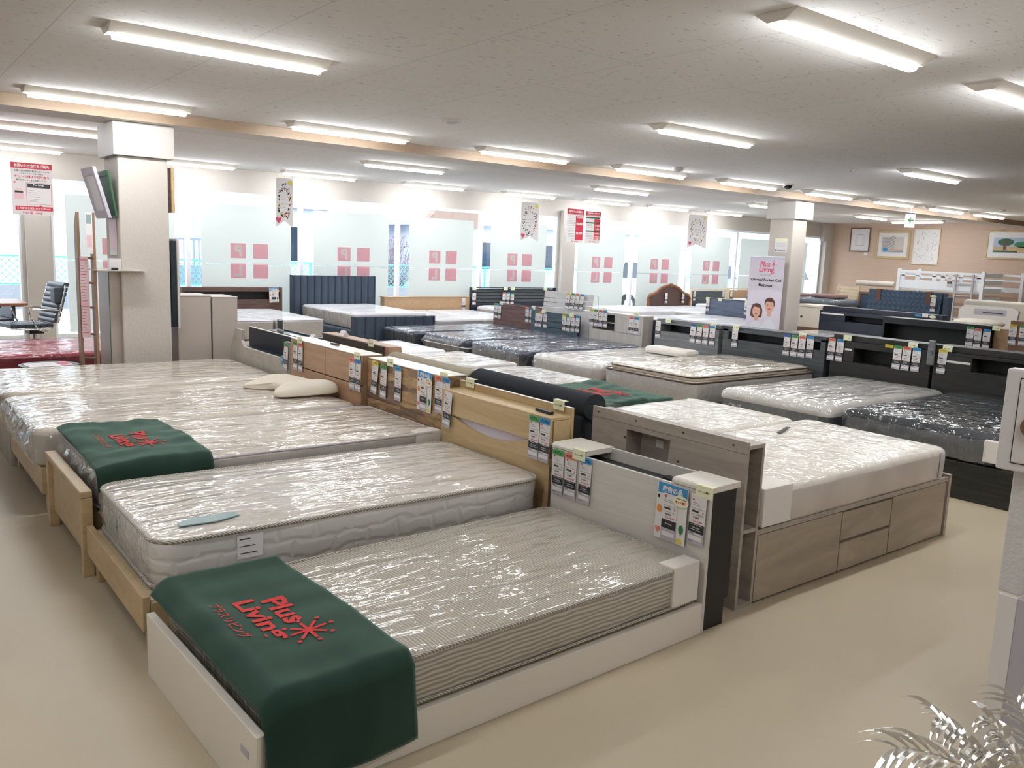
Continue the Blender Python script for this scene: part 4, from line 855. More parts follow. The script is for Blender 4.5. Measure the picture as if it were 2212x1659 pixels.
for k, y, z, w_ in (('F', 3.72, .90, 'on the black headboard nearest the aisle'), ('M', 4.75, .895, 'at the far end of the black slot headboard'), ('F', 4.054, .895, 'at the near end of the black slot headboard'), ('F', 6.17, .868, 'at the far end of the charcoal headboard'), ('F', 5.28, .868, 'at the near end of the charcoal headboard'), ('M', 7.222, .86, 'at the far end of the mid grey headboard'), ('F', 6.507, .865, 'at the near end of the mid grey headboard'), ('F', 8.40, .90, 'over the four tags on the pale grey headboard'), ('M', 7.786, .895, 'over the sliding panel tags'), ('F', 9.95, .82, 'at the near end of the walnut headboard'), ('M', 10.77, .83, 'at the far end of the walnut headboard')):
    hang(k, X3-.01, y, z, w_)
hang('F', 8.07, 9.62, .785, 'over the far tags of the teal headboard'); hang('M', 8.07, 8.99, .785, 'over the near tags of the teal headboard')
b = MB('mid_grey'); b.box(0, .03, -.035, .035, -.12, .12); b.cyl((-.012, 0, .0), .02, .012, 'x', 12); tag(b.build('bed_lamp', loc=(8.10, 3.855, .82), bevel=.012), 'grey clip lamp with holes hanging between the black headboards', 'lamp')

# ================================================================== beds by the windows (heads at Y=13.05, feet towards the camera)
Yh = 13.05
def wbed(x0, x1): return xf((x1, Yh, 0), R(90))        # bed space: y 0..w runs from x1 to x0
t = thing('bed', 'dark walnut bed frame with long open shelf headboard by the window', 'bed frame', (5.42, Yh, 0), R(90))
b = MB('walnut'); open_front(b, 0, 1.58, 0, .91, .16, .04, 1.54, .72, .84, 'walnut', 'black'); b.build('headboard', t, bevel=.003)
b = MB('beige_trim'); b.box(-2.05, -.002, .1, 1.55, .1, .3); b.build('base', t, bevel=.004)
mattress(4.50, 5.22, 11.05, 13.0, .575, .26, 'narrow white mattress with pale piping by the window, beside its twin', 'tk_beige_side', 'tk_white', r=.07, piping='tag_grey', pr=.006)
mattress(3.74, 4.48, 11.05, 13.0, .575, .26, 'narrow white mattress by the window, half hidden behind the beige cabinets', 'tk_beige_side', 'tk_white', r=.07, piping='tag_grey', pr=.006)
hang('AD', 5.27, Yh-.012, .905, 'on the walnut shelf headboard', rz=0, tilt=-2, sc=.9)
t = thing('bed', 'slate blue velvet bed frame with channel tufted headboard and footboard', 'bed frame', (7.1, Yh, 0), R(90))
def tuft(y0, y1, z0, z1, d, n, x=0):
    b = MB('blue_velvet'); w = (y1-y0)/n
    for i in range(n):
        c = y0+w*(i+.5); pts = [(x, c+w/2), (x+d, c+w/2), (x+d, c-w/2), (x, c-w/2)]+[(x-.035*math.cos(R(a)), c+w/2*math.sin(R(a))) for a in (-75, -50, -25, 0, 25, 50, 75)]
        b.prism(pts, z0, z1, 'z', smooth=False)
    b.box(x-.03, x+d+.01, y0-.02, y0, z0, z1+.005); b.box(x-.03, x+d+.01, y1, y1+.02, z0, z1+.005); return b
tuft(.02, 1.50, .1, 1.11, .08, 12).build('headboard', t, bevel=.006)
tuft(.12, 1.46, .05, .60, .07, 8, x=-2.09).build('footboard', t, bevel=.006)
b = MB('blue_velvet'); b.box(-2.04, -.04, .12, 1.46, .08, .40); b.build('side_rail', t, bevel=.02)
mattress(5.72, 6.96, 11.08, 13.0, .645, .24, 'white mattress in plastic on the slate blue tufted bed', 'tk_beige_side', 'tk_white', r=.07)
t = thing('bed', 'light tan bed frame with plain low headboard by the window', 'bed frame', (9.11, Yh, 0), R(90))
b = MB('tan_wood'); b.box(0, .14, 0, 1.82, 0, .745); b.box(-.01, .15, -.01, 1.84, .7455, .757); b.build('headboard', t, bevel=.003)
b = MB('tan_wood'); b.box(-1.95, -.002, .05, 1.8, .05, .28); b.build('base', t, bevel=.003)
mattress(7.20, 8.08, 11.12, 13.0, .525, .24, 'white mattress before the tan headboard, next to the tufted bed', 'tk_beige_side', 'tk_white', r=.07)
mattress(8.12, 9.02, 11.12, 13.0, .525, .24, 'white mattress before the tan headboard, next to the slatted dark headboard', 'tk_beige_side', 'tk_white', r=.07)
hang('n', 8.973, Yh-.006, .743, 'at the corner of the tan headboard', rz=0)
for i, (x0, x1) in enumerate(((9.14, 9.98), (10.0, 11.25))):
    t = thing('bed', 'dark louvred headboard bed frame %s' % ('beside the tan headboard' if i == 0 else 'beside the window column'), 'bed frame', (x1, Yh, 0), R(90)); w = x1-x0
    b = MB('charcoal'); 
    for k in range(4): b.box(-.0, .02, .04, w-.04, .655+k*.062, .705+k*.062)
    b.box(.021, .05, .04, w-.04, .1, .90, 'black'); b.build('louvre_panel', t, bevel=.004)
    b = MB('navy_wood'); b.box(-.02, .06, 0, .039, 0, .92); b.box(-.02, .06, w-.039, w, 0, .92); b.box(-.02, .06, 0, w, .9205, .935); b.box(-.0, .02, .04, w-.04, .1, .64); b.build('headboard', t, bevel=.003)
    b = MB('navy_wood'); b.box(-1.95, -.02, .05, w-.05, .05, .28); b.build('base', t, bevel=.003)
mattress(9.20, 10.02, 11.12, 12.98, .60, .30, 'thick rounded white mattress before the dark louvred headboard', 'tk_beige_side', 'tk_white', r=.08, er=.06)
mattress(10.10, 11.2, 11.12, 12.98, .56, .26, 'white mattress before the louvred headboard next to the window column', 'tk_beige_side', 'tk_white', r=.08)
for k, x, z, w_ in (('n', 9.198, .842, 'at the end of the dark louvred headboard'), ('s', 9.913, .843, 'first of three in the middle of the louvred headboards'), ('b', 10.007, .844, 'second of three in the middle of the louvred headboards'), ('g', 10.11, .835, 'third of three in the middle of the louvred headboards')): hang(k, x, Yh-.028, z, w_, rz=0)
for k, x, w_ in (('M', 9.2, 'over the end tag of the louvred headboard'), ('F', 9.95, 'over the middle tags of the louvred headboards'), ('F', 10.12, 'beside the middle louvred headboard post'), ('M', 10.95, 'on the louvred headboard next to the window column')): hang(k, x, Yh-.024, .9365, w_, rz=0)
# arched carved headboard
t = thing('bed', 'carved brown wood bed frame with arched upholstered headboard', 'bed frame', (15.2, 12.9, 0), R(90))
pts = [(0, 0), (1.36, 0), (1.36, .62), (1.37, .72), (1.32, .80), (1.22, .82), (1.10, .86), (.98, .95), (.82, 1.0), (.68, 1.02), (.54, 1.0), (.38, .95), (.26, .86), (.14, .82), (.04, .80), (-.01, .72), (0, .62)]
b = MB('brown_leather'); b.prism(pts, 0, .05, 'x'); b.build('headboard', t)
b = MB('carved_brown'); b.tube([(.0, p[0], p[1]) for p in pts[1:]]+[(0, 0, .0)], .035, 8); b.ball((-.03, .68, 1.03), .05, 12, sc=(.5, 1.6, .7)); b.build('carved_rim', t)
b = MB('carved_brown'); b.box(-2, -.03, .05, 1.31, .08, .28); b.build('base', t, bevel=.01)
t = thing('bed', 'white base under the cloudy plastic mattress past the window column', 'bed frame', (12.55, 12.2, 0)); b = MB('white_wood'); b.box(11.97, 13.13, 11.5, 12.98, 0, .333); b.build('base', t, world=True)
mattress(11.95, 13.15, 11.45, 13.0, .575, .24, 'white mattress in cloudy plastic by the windows past the window column', 'tk_white', 'tk_white', r=.08)
mattress(13.3, 15.1, 10.95, 12.85, .56, .27, 'white mattress before the carved arched headboard', 'tk_beige_side', 'tk_white', r=.08)
for k, x, w_ in (('n', 14.375, 'first of two on the carved arched headboard'), ('g', 14.944, 'second of two on the carved arched headboard')): hang(k, x, 12.865, .852, w_, rz=0)
for x0, x1, pm, z1, lab in ((15.42, 16.74, 'charcoal', .93, 'pale wood bed frame with dark grey padded headboard by the window'), (16.80, 18.1, 'tan_wood', .96, 'pale wood bed frame with brown padded headboard, half behind the banner')):
    w = x1-x0; t = thing('bed', lab, 'bed frame', (x1, Yh, 0), R(90)); b = MB('pine_slat'); b.box(0, .05, 0, .06, 0, z1); b.box(0, .05, w-.06, w, 0, z1); b.box(0, .05, .06, w-.06, z1-.03, z1); b.build('headboard', t, bevel=.004)
    b = MB(pm); b.box(-.01, .04, .07, w-.07, .3, z1-.05); b.build('padding', t, bevel=.01); b = MB('pine_slat'); b.box(-2, -.02, .05, w-.05, .08, .25); b.build('base', t, bevel=.004)
    mattress(x0+.06, x1-.06, 11.0, 12.98, .60 if pm == 'charcoal' else .72, .3, 'white mattress before the %s padded headboard' % ('dark grey' if pm == 'charcoal' else 'brown'), 'tk_white', 'tk_white', r=.08)
for k, x, w_ in (('n', 15.53, 'at one end of the dark grey padded headboard'), ('n', 16.6, 'at the pillar end of the dark grey padded headboard'), ('n', 16.9, 'on the brown padded headboard')): hang(k, x, Yh-.02, .89, w_, rz=0)
b = MB('paper'); b.rect(0, 0, 0, 0, 'paper')

# ================================================================== ROW 4 / 5
t = thing('bed', 'blue grey wood bed frame with plain panel headboard near the banner', 'bed frame', (13.3, 9.75, 0), 0)
b = MB('blue_grey_wood'); b.box(0, .03, 0, 1.10, 0, .86); b.box(.031, .16, 0, 1.10, 0, .855, 'navy_wood'); b.box(0, .16, 0, 1.1, .8605, .875, 'navy_wood'); b.build('headboard', t, bevel=.003)
b = MB('blue_grey_wood'); b.box(-2.0, -.002, 0, 1.1, 0, .3); b.build('base', t, bevel=.003)
t = thing('bed', 'blue grey wood bed frame tucked behind the banner', 'bed frame', (13.3, 8.90, 0), 0)
b = MB('blue_grey_wood'); b.box(0, .03, 0, .80, 0, .86); b.box(0, .16, 0, .8, .8605, .875, 'navy_wood'); b.build('headboard', t, bevel=.003); b = MB('blue_grey_wood'); b.box(-2.0, -.002, .02, .8, 0, .296); b.build('base', t, bevel=.003)
mattress(11.25, 13.26, 9.78, 10.85, .55, .24, 'pale blue mattress before the blue grey panel headboard', 'tk_white', 'tk_white', r=.07)
mattress(11.25, 13.26, 8.93, 9.72, .54, .24, 'white mattress next to the banner', 'tk_beige_side', 'tk_white', r=.07)
mattress(8.60, 10.55, 8.05, 9.0, .56, .24, 'white mattress behind the pale grey sliding panel headboard', 'tk_white', 'tk_white', r=.07)
t = thing('bed', 'dark edged base under the white mattress behind the pale grey headboard', 'bed frame', (9.5, 8.5, 0)); b = MB('navy_wood'); b.box(8.58, 10.57, 8.03, 9.02, 0, .319); b.build('base', t, world=True)
mattress(8.62, 10.55, 6.75, 7.95, .60, .25, 'white mattress in glossy plastic behind the mid grey headboard', 'tk_white', 'tk_white', r=.07)
t = thing('bed', 'pale base under the glossy white mattress behind the mid grey headboard', 'bed frame', (9.5, 7.3, 0)); b = MB('pale_grey_wood'); b.box(8.6, 10.57, 6.77, 7.93, 0, .349); b.box(8.56, 8.599, 6.72, 7.98, 0, .72); b.build('base', t, world=True)
mattress(8.62, 10.6, 5.70, 6.65, .62, .25, 'cream mattress behind the charcoal headboard at the foot of the banner', 'tk_beige_side', 'tk_white', r=.07)
t = thing('bed', 'cream base under the mattress at the foot of the banner', 'bed frame', (9.5, 6.1, 0)); b = MB('oak'); b.box(8.6, 10.6, 5.72, 6.6, 0, .369); b.build('base', t, world=True)
for k, y, w_ in (('n', 10.8, 'first on the blue grey panel headboard'), ('n', 9.88, 'second on the blue grey panel headboard'), ('n', 9.66, 'on the blue grey headboard tucked behind the banner')): hang(k, 13.29, y, .85, w_)
for k, y, w_ in (('M', 10.8, 'at the far end of the blue grey headboard'), ('F', 10.5, 'in the middle of the blue grey headboard'), ('F', 9.86, 'at the near end of the blue grey headboard')): hang(k, 13.28, y, .885, w_)
# navy slot headboard bed
t = thing('bed', 'navy bed frame with long slot headboard and white light strip', 'bed frame', (12.8, 6.0, 0), 0)
b = MB('navy_wood'); open_front(b, 0, 2.02, 0, .86, .25, .3, 1.55, .70, .80, 'navy_wood', 'black'); b.box(.05, .25, 0, 2.0, .8605, .93, 'navy_wood'); b.build('headboard', t, bevel=.005)
b = MB('sign_white'); b.box(-.003, -.0005, 1.57, 1.99, .80, .825); b.build('light_strip', t); b = MB('navy_wood'); b.box(-2.0, -.002, .1, 1.95, 0, .275); b.build('base', t)
mattress(10.8, 12.76, 6.6, 8.0, .53, .25, 'white patterned mattress before the navy slot headboard', 'tk_white', 'tk_pale', r=.07)
# big black shelf headboard
t = thing('bed', 'large black bed frame with deep square headboard recess', 'bed frame', (10.5, 4.34, 0), 0)
b = MB('black'); open_front(b, 0, 1.32, 0, .98, .26, .03, 1.29, .50, .90, 'plastic_black', 'black'); b.build('headboard', t, bevel=.003); b = MB('black'); b.box(-1.9, -.002, .05, 1.27, 0, .296); b.build('base', t)
mattress(8.65, 10.47, 4.4, 5.45, .50, .2, 'dark mattress behind the black slot headboard, before the large black one', 'tk_dark_side', 'tk_dark', r=.07)
for k, y, z, w_ in (('g', 4.55, .955, 'first at the near corner of the large black headboard'), ('s', 4.46, .94, 'second at the near corner of the large black headboard'), ('b', 4.36, .94, 'third at the near corner of the large black headboard')): hang(k, 10.48, y, z, w_, rz=-90)
t = thing('bed', 'tan brown bed frame whose headboard peeks out beside the large black one', 'bed frame', (10.6, 3.2, 0), 0)
b = MB('tan_wood'); b.box(.0, .1, .95, 1.13, 0, .95); b.build('headboard', t); b = MB('brown_board'); b.box(-.06, .04, -.3, .94, 0, 1.06); b.build('front_panel', t); b = MB('brown_board'); b.box(-1.9, -.062, -.3, 1.1, 0, .25); b.build('base', t)
for k, y, z, w_ in (('y', 4.10, 1.02, 'first on the dark brown headboard by the wall box'), ('g', 3.99, 1.02, 'second on the dark brown headboard by the wall box'), ('s', 3.88, 1.02, 'third on the dark brown headboard by the wall box')): hang(k, 10.53, y, z, w_)
hang('F', 10.53, 3.93, 1.065, 'on the dark brown headboard by the wall box'); hang('M', 10.50, 4.27, .985, 'beside the large black headboard corner')
# beyond: quilted headboard etc
t = thing('headboard', 'blue diamond-quilted headboard with two leather straps', 'headboard', (14.0, 6.62, 0), 0)
b = MB('quilt_diamond'); nu, nv = 60, 30; vs = []
for j in range(nv+1):
    for i in range(nu+1):
        y = 1.28*i/nu; z = .6+.63*j/nv; q = abs(math.sin((y+z)*38))*abs(math.sin((y-z)*38)); vs.append((.10*(z-.6)/.63-.018*math.sqrt(q), y, z))
b.add(vs, [(j*(nu+1)+i, (j+1)*(nu+1)+i, (j+1)*(nu+1)+i+1, j*(nu+1)+i+1) for j in range(nv) for i in range(nu)], None, True)
b.box(.10, .16, -.06, 1.28, .0, 1.225, 'quilt_blue'); b.build('cushion', t)
for y in (.18, 1.05): b = MB('leather_strap'); b.box(.055, .07, y, y+.08, 1.02, 1.232); b.box(.055, .17, y, y+.08, 1.2325, 1.238); b.build('strap', t)
b = MB('blue_velvet'); b.box(-.01, .12, -.16, -.07, 0, 1.17); b.build('side_wing', t, bevel=.01)
b = MB('navy_fabric'); b.box(-.15, -.03, -.2, 1.28, 0, .59); b.build('base', t)
hang('n', 14.0, 6.72, 1.15, 'on the quilted blue headboard', lean=0); 
h = MB('note_yellow'); h.disc(0, 0, .055, .022, 'note_yellow', 1, 18); h.text('セット価格', 0, 0, 'ink', w=.07, k=2); tag(h.build('oval_note', loc=(13.99, 6.72, 1.17), rz=R(-90)), 'oval yellow note on the quilted blue headboard', 'note')
h = MB('note_yellow'); h.disc(0, 0, .055, .022, 'note_yellow', 1, 18); h.text('セット価格', 0, 0, 'ink', w=.07, k=2); tag(h.build('oval_note', loc=(12.79, 6.12, .90), rz=R(-90)), 'oval yellow note on the navy slot headboard', 'note')
b = MB('blue_tag'); b.box(0, .002, .0, .09, 0, .03); tag(b.build('size_label', loc=(12.79, 6.30, .89)), 'blue size label on the navy slot headboard', 'label')
b = MB('sign_white'); b.box(0, .002, .0, .09, 0, .055); b.heart(0, 0, 0, 'red'); tag(b.build('price_card', loc=(12.79, 6.19, .885)), 'white card between the blue label and the oval note', 'card')
# slatted pine frame, teal panel beside quilt
t = thing('slatted_bed_base', 'pale pine slatted bed base standing upright near the window corner', 'bed base', (15.0, 8.62, 0))
b = MB('pine_slat')
for k in range(7): b.box(0, .02, 0, .45, .80+k*.062, .845+k*.062)
b.box(.021, .05, .4, .45, 0, 1.25); b.box(.021, .05, 0, .05, 0, 1.25); b.build('slats', t)
b = MB('light_upholstery'); b.cyl((0, 0, 0), .05, .75, 'y', 16); tag(b.build('fabric_roll', loc=(15.035, 7.95, 1.302)), 'pale rolled cushion on top of the standing pine base', 'cushion roll'); 
t = thing('bed', 'wood framed bed with dark blue headboard panel behind the quilted one', 'bed frame', (14.97, 7.6, 0)); b = MB('brown_board'); b.box(0, .06, 0, 1.0, 1.10, 1.14); b.box(0, .06, .96, 1.0, 0, 1.1); b.box(0, .06, 0, .04, 0, 1.1); b.build('frame', t); b = MB('quilt_blue'); b.box(.01, .05, .041, .959, 0, 1.099); b.build('panel', t)
# beige chest box with mattress and blanket
t = thing('storage_box', 'beige lidded box frame with round black hole past the banner pillar', 'box', (13.38, 8.34, 0)); b = MB('foam_cream'); b.box(0, .45, 0, .55, .5, .86); b.build('body', t, bevel=.004); b = MB('foam_cream'); b.box(-.015, .47, -.012, .555, .861, .90); b.build('lid', t, bevel=.004)
b = MB('black'); b.cyl((-.004, .40, .68), .022, .004, 'x', 16); b.build('hole', t); b = MB('brown_board'); b.box(.0, .45, 0, .55, 0, .499); b.build('plinth', t)
mattress(13.9, 14.93, 8.5, 10.4, .98, .12, 'thin grey quilted mattress stacked high beyond the storage box', 'tk_grey', 'tk_grey', r=.1)
t = thing('bed', 'dark base carrying the thin grey mattress', 'bed frame', (15.2, 9.5, 0)); b = MB('charcoal'); b.box(14.05, 14.9, 9.05, 10.3, 0, .858); b.build('base', t, world=True)
b = MB('plaid'); b.box(-.2, .2, -.28, .28, 0, .07); tag(b.build('folded_blanket', loc=(14.55, 8.95, .997), bevel=.03), 'folded plaid brown blanket on the thin grey mattress', 'blanket')
b = MB('plaid'); b.box(-.2, .2, -.2, .2, 0, .05); tag(b.build('folded_blanket', loc=(14.55, 9.6, .997), bevel=.02), 'smaller folded blanket behind the plaid one', 'blanket')
# long beige upholstered headboard + white slot headboard + pillow + carton
t = thing('bed', 'bed frame with long pale fabric headboard under the bunk bed', 'bed frame', (14.3, 5.40, 0)); b = MB('light_upholstery'); b.box(0, .14, 0, .97, .75, 1.15); b.build('headboard', t, bevel=.04, seg=4); b = MB('navy_fabric'); b.box(0, .14, .0, .98, 0, .749); b.box(-1.0, -.001, .45, .9, 0, .4); b.build('base', t, bevel=.01)
t = thing('headboard', 'rounded white headboard with narrow slot, leaning behind the black beds', 'headboard', (12.2, 4.76, 0)); pts = [(0, .4), (.75, .4), (.72, 1.08), (.66, 1.14), (.03, 1.14), (-.05, 1.10)]
b = MB('foam_white'); b.prism(pts, 0, .05, 'x'); b.build('panel', t, bevel=.01); b = MB('tag_grey'); b.box(-.003, -.0005, .10, .52, 1.02, 1.10); b.box(-.005, -.003, .14, .40, 1.045, 1.06, 'ink'); b.build('slot', t); b = MB('foam_white'); b.box(.0, .05, .02, .7, 0, .399); b.build('lower_panel', t)
b = MB('foam_cream'); b.ball((0, 0, 0), .26, 16, sc=(.7, 1.25, .22)); tag(b.build('pillow', loc=(11.35, 4.84, .955)), 'soft cream pillow on the brown topped cabinet before the white headboard', 'pillow')
t = thing('bed', 'low brown topped headboard cabinet under the cream pillow', 'bed frame', (11.2, 4.45, 0)); b = MB('tan_wood'); b.box(0, .35, 0, .85, 0, .898); b.build('cabinet', t, bevel=.003)
b = MB('carton'); b.box(-.2, .2, -.3, .3, 0, 1.15); tag(b.build('cardboard_panel', loc=(12.9, 4.45, 0)), 'tall brown cardboard box by the wall beside the white headboard', 'box')
# bunk bed
t = thing('bunk_bed', 'white wooden bunk bed with grey ladder against the pink wall', 'bunk bed', (19.9, 8.0, 0)); XB = 0
def bp(nm, m, *bx):
    b = MB(m)
    for q in bx: b.box(*q)
    return b.build(nm, t, bevel=.004)
for x, y in ((0, 2.42), (0, .48), (1.0, 2.42), (1.0, .05)): bp('post', 'frame_white', (x, x+.07, y, y+.07, 0, 1.60))
bp('guard_rail', 'frame_white', (.02, .045, .55, 2.42, 1.14, 1.34), (.02, .045, .55, 2.42, 1.50, 1.55), (.02, .045, .55, 2.42, 1.425, 1.455), *[(.02, .045, y, y+.10, 1.34, 1.50) for y in (.55, .95, 1.35, 1.55, 1.95, 2.3)])
bp('guard_rail', 'frame_white', (1.02, 1.045, .12, 2.42, 1.14, 1.25), (1.02, 1.045, .12, 2.42, 1.50, 1.55), (1.02, 1.045, .12, 2.42, 1.38, 1.42))
bp('end_panel', 'frame_white', (.07, 1.0, .5, .53, 1.46, 1.56), (.07, 1.0, .5, .53, 1.30, 1.40), (.07, 1.0, .5, .53, 1.10, 1.22), (.07, 1.0, .5, .53, .9, 1.02))
bp('end_panel', 'frame_white', (.07, 1.0, 2.44, 2.47, 1.46, 1.56), (.07, 1.0, 2.44, 2.47, 1.10, 1.25))
bp('bed_floor', 'frame_white', (.05, 1.02, .55, 2.42, 1.10, 1.135), (.05, 1.02, .55, 2.42, .35, .40))
bp('ladder', 'tag_grey', (-.05, -.01, .68, .72, .3, 1.52), (-.05, -.01, 1.06, 1.10, .3, 1.52), *[(-.045, -.015, .72, 1.06, z, z+.03) for z in (.5, .76, 1.02, 1.28)])
hang('n', 19.88, 9.22, 1.53, 'on the bunk bed guard rail', sc=1.3)
# pictures on the pink wall
def picture(y0, y1, z0, z1, fm, fw, label, art, mat_w=.12, cord=False):
    t = thing('framed_picture', label, 'picture', (PX-.03, (y0+y1)/2, z0), R(-90)); w, h = y1-y0, z1-z0
    b = MB(fm); b.box(-w/2, w/2, 0, .025, 0, fw); b.box(-w/2, w/2, 0, .025, h-fw, h); b.box(-w/2, -w/2+fw, 0, .025, fw, h-fw); b.box(w/2-fw, w/2, 0, .025, fw, h-fw); b.build('frame', t, bevel=.004)
    b = MB('sign_white'); b.box(-w/2+fw, w/2-fw, .012, .02, fw, h-fw); b.build('mount', t)
    b = MB('paper'); art(b, w-2*fw-2*mat_w, h-2*fw-2*mat_w, h/2); b.build('artwork', t)
    if cord: b = MB('ink_grey'); b.tube([(-w*.3, .01, h), (0, .02, h+.12), (w*.3, .01, h)], .003, 5); b.build('hanging_cord', t)
def art_door(b, w, h, c):
    b.rect(-w/2, w/2, c-h/2, c+h/2, 'paper', 1, .011)
    for k in range(3): b.rect(-w*.4+.03*k, -w*.39+.03*k, c-h*.35, c+h*.3, 'ink_grey', 2, .011); b.rect(w*.4-.03*k, w*.41-.03*k, c-h*.35, c+h*.3, 'ink_grey', 2, .011)
    b.rect(-w*.4, w*.4, c-h*.4, c-h*.37, 'ink_grey', 2, .011); b.rect(-w*.3, w*.3, c+h*.32, c+h*.34, 'ink_grey', 2, .011)
def art_waves(b, w, h, c):
    b.rect(-w/2, w/2, c-h/2, c+h/2, 'beige_trim', 1, .011)
    for k in range(9):
        z = c+h*.45-k*h*.085; p = [(-w*.5+w*.6*i/8, z-.03*math.sin(i*.7+k*.2)) for i in range(9)]
        b.poly(p+[(x, y-.012) for x, y in p[::-1]], 'ink_grey', 2, .011)
    b.disc(-w*.32, c-h*.32, w*.12, h*.14, 'blue_tag', 3, 10, .011); b.rect(-w*.2, w*.5, c-h*.36, c-h*.32, 'salmon_tag', 3, .011); b.rect(-w*.2, w*.5, c-h*.45, c-h*.41, 'blue_tag', 3, .011)
def art_sketch(b, w, h, c):
    b.rect(-w/2, w/2, c-h/2, c+h/2, 'sign_white', 1, .011); rr = random.Random(4)
    for k in range(70):
        x, z = rr.uniform(-w*.42, w*.42), c+rr.uniform(-h*.45, h*.42); l_ = rr.uniform(.02, .12); a = rr.uniform(0, 3.1); dx, dz = math.cos(a)*l_, math.sin(a)*l_
        b.poly([(x, z), (x+dx, z+dz), (x+dx+.006, z+dz), (x+.006, z)], 'ink_grey', 2, .011)
def art_land(b, w, h, c):
    b.rect(-w/2, w/2, c-h/2, c+h/2, 'roof_tile', 1, .011); b.rect(-w/2, w/2, c-h/2, c-h*.1, 'oak', 2, .011); b.disc(-w*.2, c+h*.2, w*.2, h*.25, 'poster_green', 3, 12, .011); b.disc(w*.25, c+h*.05, w*.25, h*.22, 'green_ink', 2, 12, .011)
    b.rect(-w*.25, -w*.17, c-h*.35, c+h*.2, 'walnut', 4, .011); b.rect(-w/2, w*.1, c-h*.5, c-h*.38, 'poster_green', 3, .011)
picture(12.06, 12.63, 1.99, 2.62, 'brown_board', .03, 'small brown framed line drawing nearest the window on the pink wall', art_door, .09)
picture(10.97, 11.88, 1.83, 2.55, 'oak', .06, 'gold framed wave painting with blue and pink strokes', art_waves, .10)
picture(10.22, 10.88, 1.71, 2.60, 'pine_slat', .02, 'tall thin framed black ink sketch beside the wave painting', art_sketch, .0, True)
picture(7.9, 9.12, 1.90, 2.56, 'oak', .04, 'wide pale framed landscape with trees and a path', art_land, .12, True)
b = MB('paper'); b.box(0, .002, -.05, .05, 0, .07); tag(b.build('price_card', loc=(PX-.01, 12.15, 1.91)), 'tiny white card under the small line drawing', 'card')

# exit sign
t = thing('exit_sign', 'hanging white exit sign box with green arrow', 'exit sign', (15.0, 7.78, 2.33), R(-38))
b = MB('sign_white'); b.box(-.08, .08, -.03, .03, 0, .24); b.build('box', t, bevel=.004); b = MB('navy_tag'); b.box(-.06, .06, -.02, .02, .241, .26); b.build('bracket', t); b = MB('steel'); b.cyl((0, 0, .261), .008, .138); b.build('rod', t)
b = MB('green_ink'); b.rect(-.03, .05, .12, .14, 'green_ink', 1, -.031); b.poly([(-.055, .13), (-.01, .085), (.01, .085), (-.02, .13), (.01, .175), (-.01, .175)][::-1], 'green_ink', 1, -.031); b.build('arrow', t)

# ================================================================== banner beside the pillar
t = thing('roll_up_banner', 'tall white roll-up banner with shop logo and two smiling children', 'banner', (11.97, 8.55, 0), R(-93))
b = MB('banner_print'); b.box(-.35, .35, 0, .002, .06, 1.70); b.rect(-.35, .35, .06, 1.16, 'lilac', 1)
b.text('Plus', -.035, 1.585, 'red_dull', w=.20, h=.09, k=2); b.text('Living', .0, 1.485, 'red_dull', w=.30, h=.11, k=2); b.text('プラスリビング', -.02, 1.405, 'ink_grey', w=.24, k=2)
for a in range(8):
    an = R(45*a); ln = .075 if a % 2 == 0 else .045; x, z = .135, 1.59; dx, dz = math.cos(an), math.sin(an)
    b.poly([(x-dz*.005, z+dx*.005), (x+dz*.005, z-dx*.005), (x+dx*ln+dz*.003, z+dz*ln-dx*.003), (x+dx*ln-dz*.003, z+dz*ln+dx*.003)], 'red_dull', 2)
b.text('Original Pocket Coil', 0, 1.32, 'black', w=.62, h=.06, k=2, bold=.03); b.text('Mattress', 0, 1.24, 'black', w=.28, h=.05, k=2, bold=.03)
b.build('print_panel', t)
b = MB('skin'); Y0 = 0
def kid(cx, cz, r, hair, girl):
    if girl: b.poly([(cx-r*1.25, cz+.3*r), (cx-r*1.3, cz-r*.9), (cx-r*.7, cz-r*1.2), (cx+r*1.2, cz-r*1.1), (cx+r*1.3, cz+.2*r), (cx+r*.9, cz+r*1.1), (cx, cz+r*1.4), (cx-r*.9, cz+r*1.1)][::1], 'hair_brown', 3)
    else: b.disc(cx, cz+.35*r, r*1.05, r*1.05, 'hair_brown', 3)
    b.disc(cx, cz-.05*r, r*.88, r*1.1, 'skin', 4); b.rect(cx-r*.35, cx+r*.4, cz-r*1.7, cz-r*.8, 'skin', 3)
    b.disc(cx-r*.33, cz+.12*r, r*.10, r*.07, 'ink', 5, 8); b.disc(cx+r*.33, cz+.12*r, r*.10, r*.07, 'ink', 5, 8); b.disc(cx, cz-.5*r, r*.32, r*.12, 'lip', 5, 8); b.disc(cx+.02*r, cz-.15*r, r*.1, r*.12, 'skin', 5, 8)
    b.poly([(cx-r*.9, cz+r*.45), (cx-r*.5, cz+r*.75), (cx+r*.8, cz+r*.6), (cx+r*.95, cz+r*.3), (cx+r*1.0, cz+r*.8), (cx+r*.5, cz+r*1.3), (cx-r*.5, cz+r*1.3), (cx-r*1.0, cz+r*.9)][::1], 'hair_brown', 5)
b.poly([(-.30, .10), (-.02, .10), (.0, .55), (-.12, .66), (-.22, .60), (-.30, .40)], 'shirt', 2); b.poly([(-.02, .10), (.30, .10), (.27, .58), (.14, .68), (.04, .64), (-.03, .5)], 'shirt', 2)
kid(-.14, .80, .095, 'hair_brown', True); kid(.12, .90, .10, 'hair_brown', False)
b.poly([(.20, .50), (.29, .46), (.26, .26), (.02, .22), (.0, .27), (.19, .32)][::-1], 'skin', 4); b.build('portrait', t)
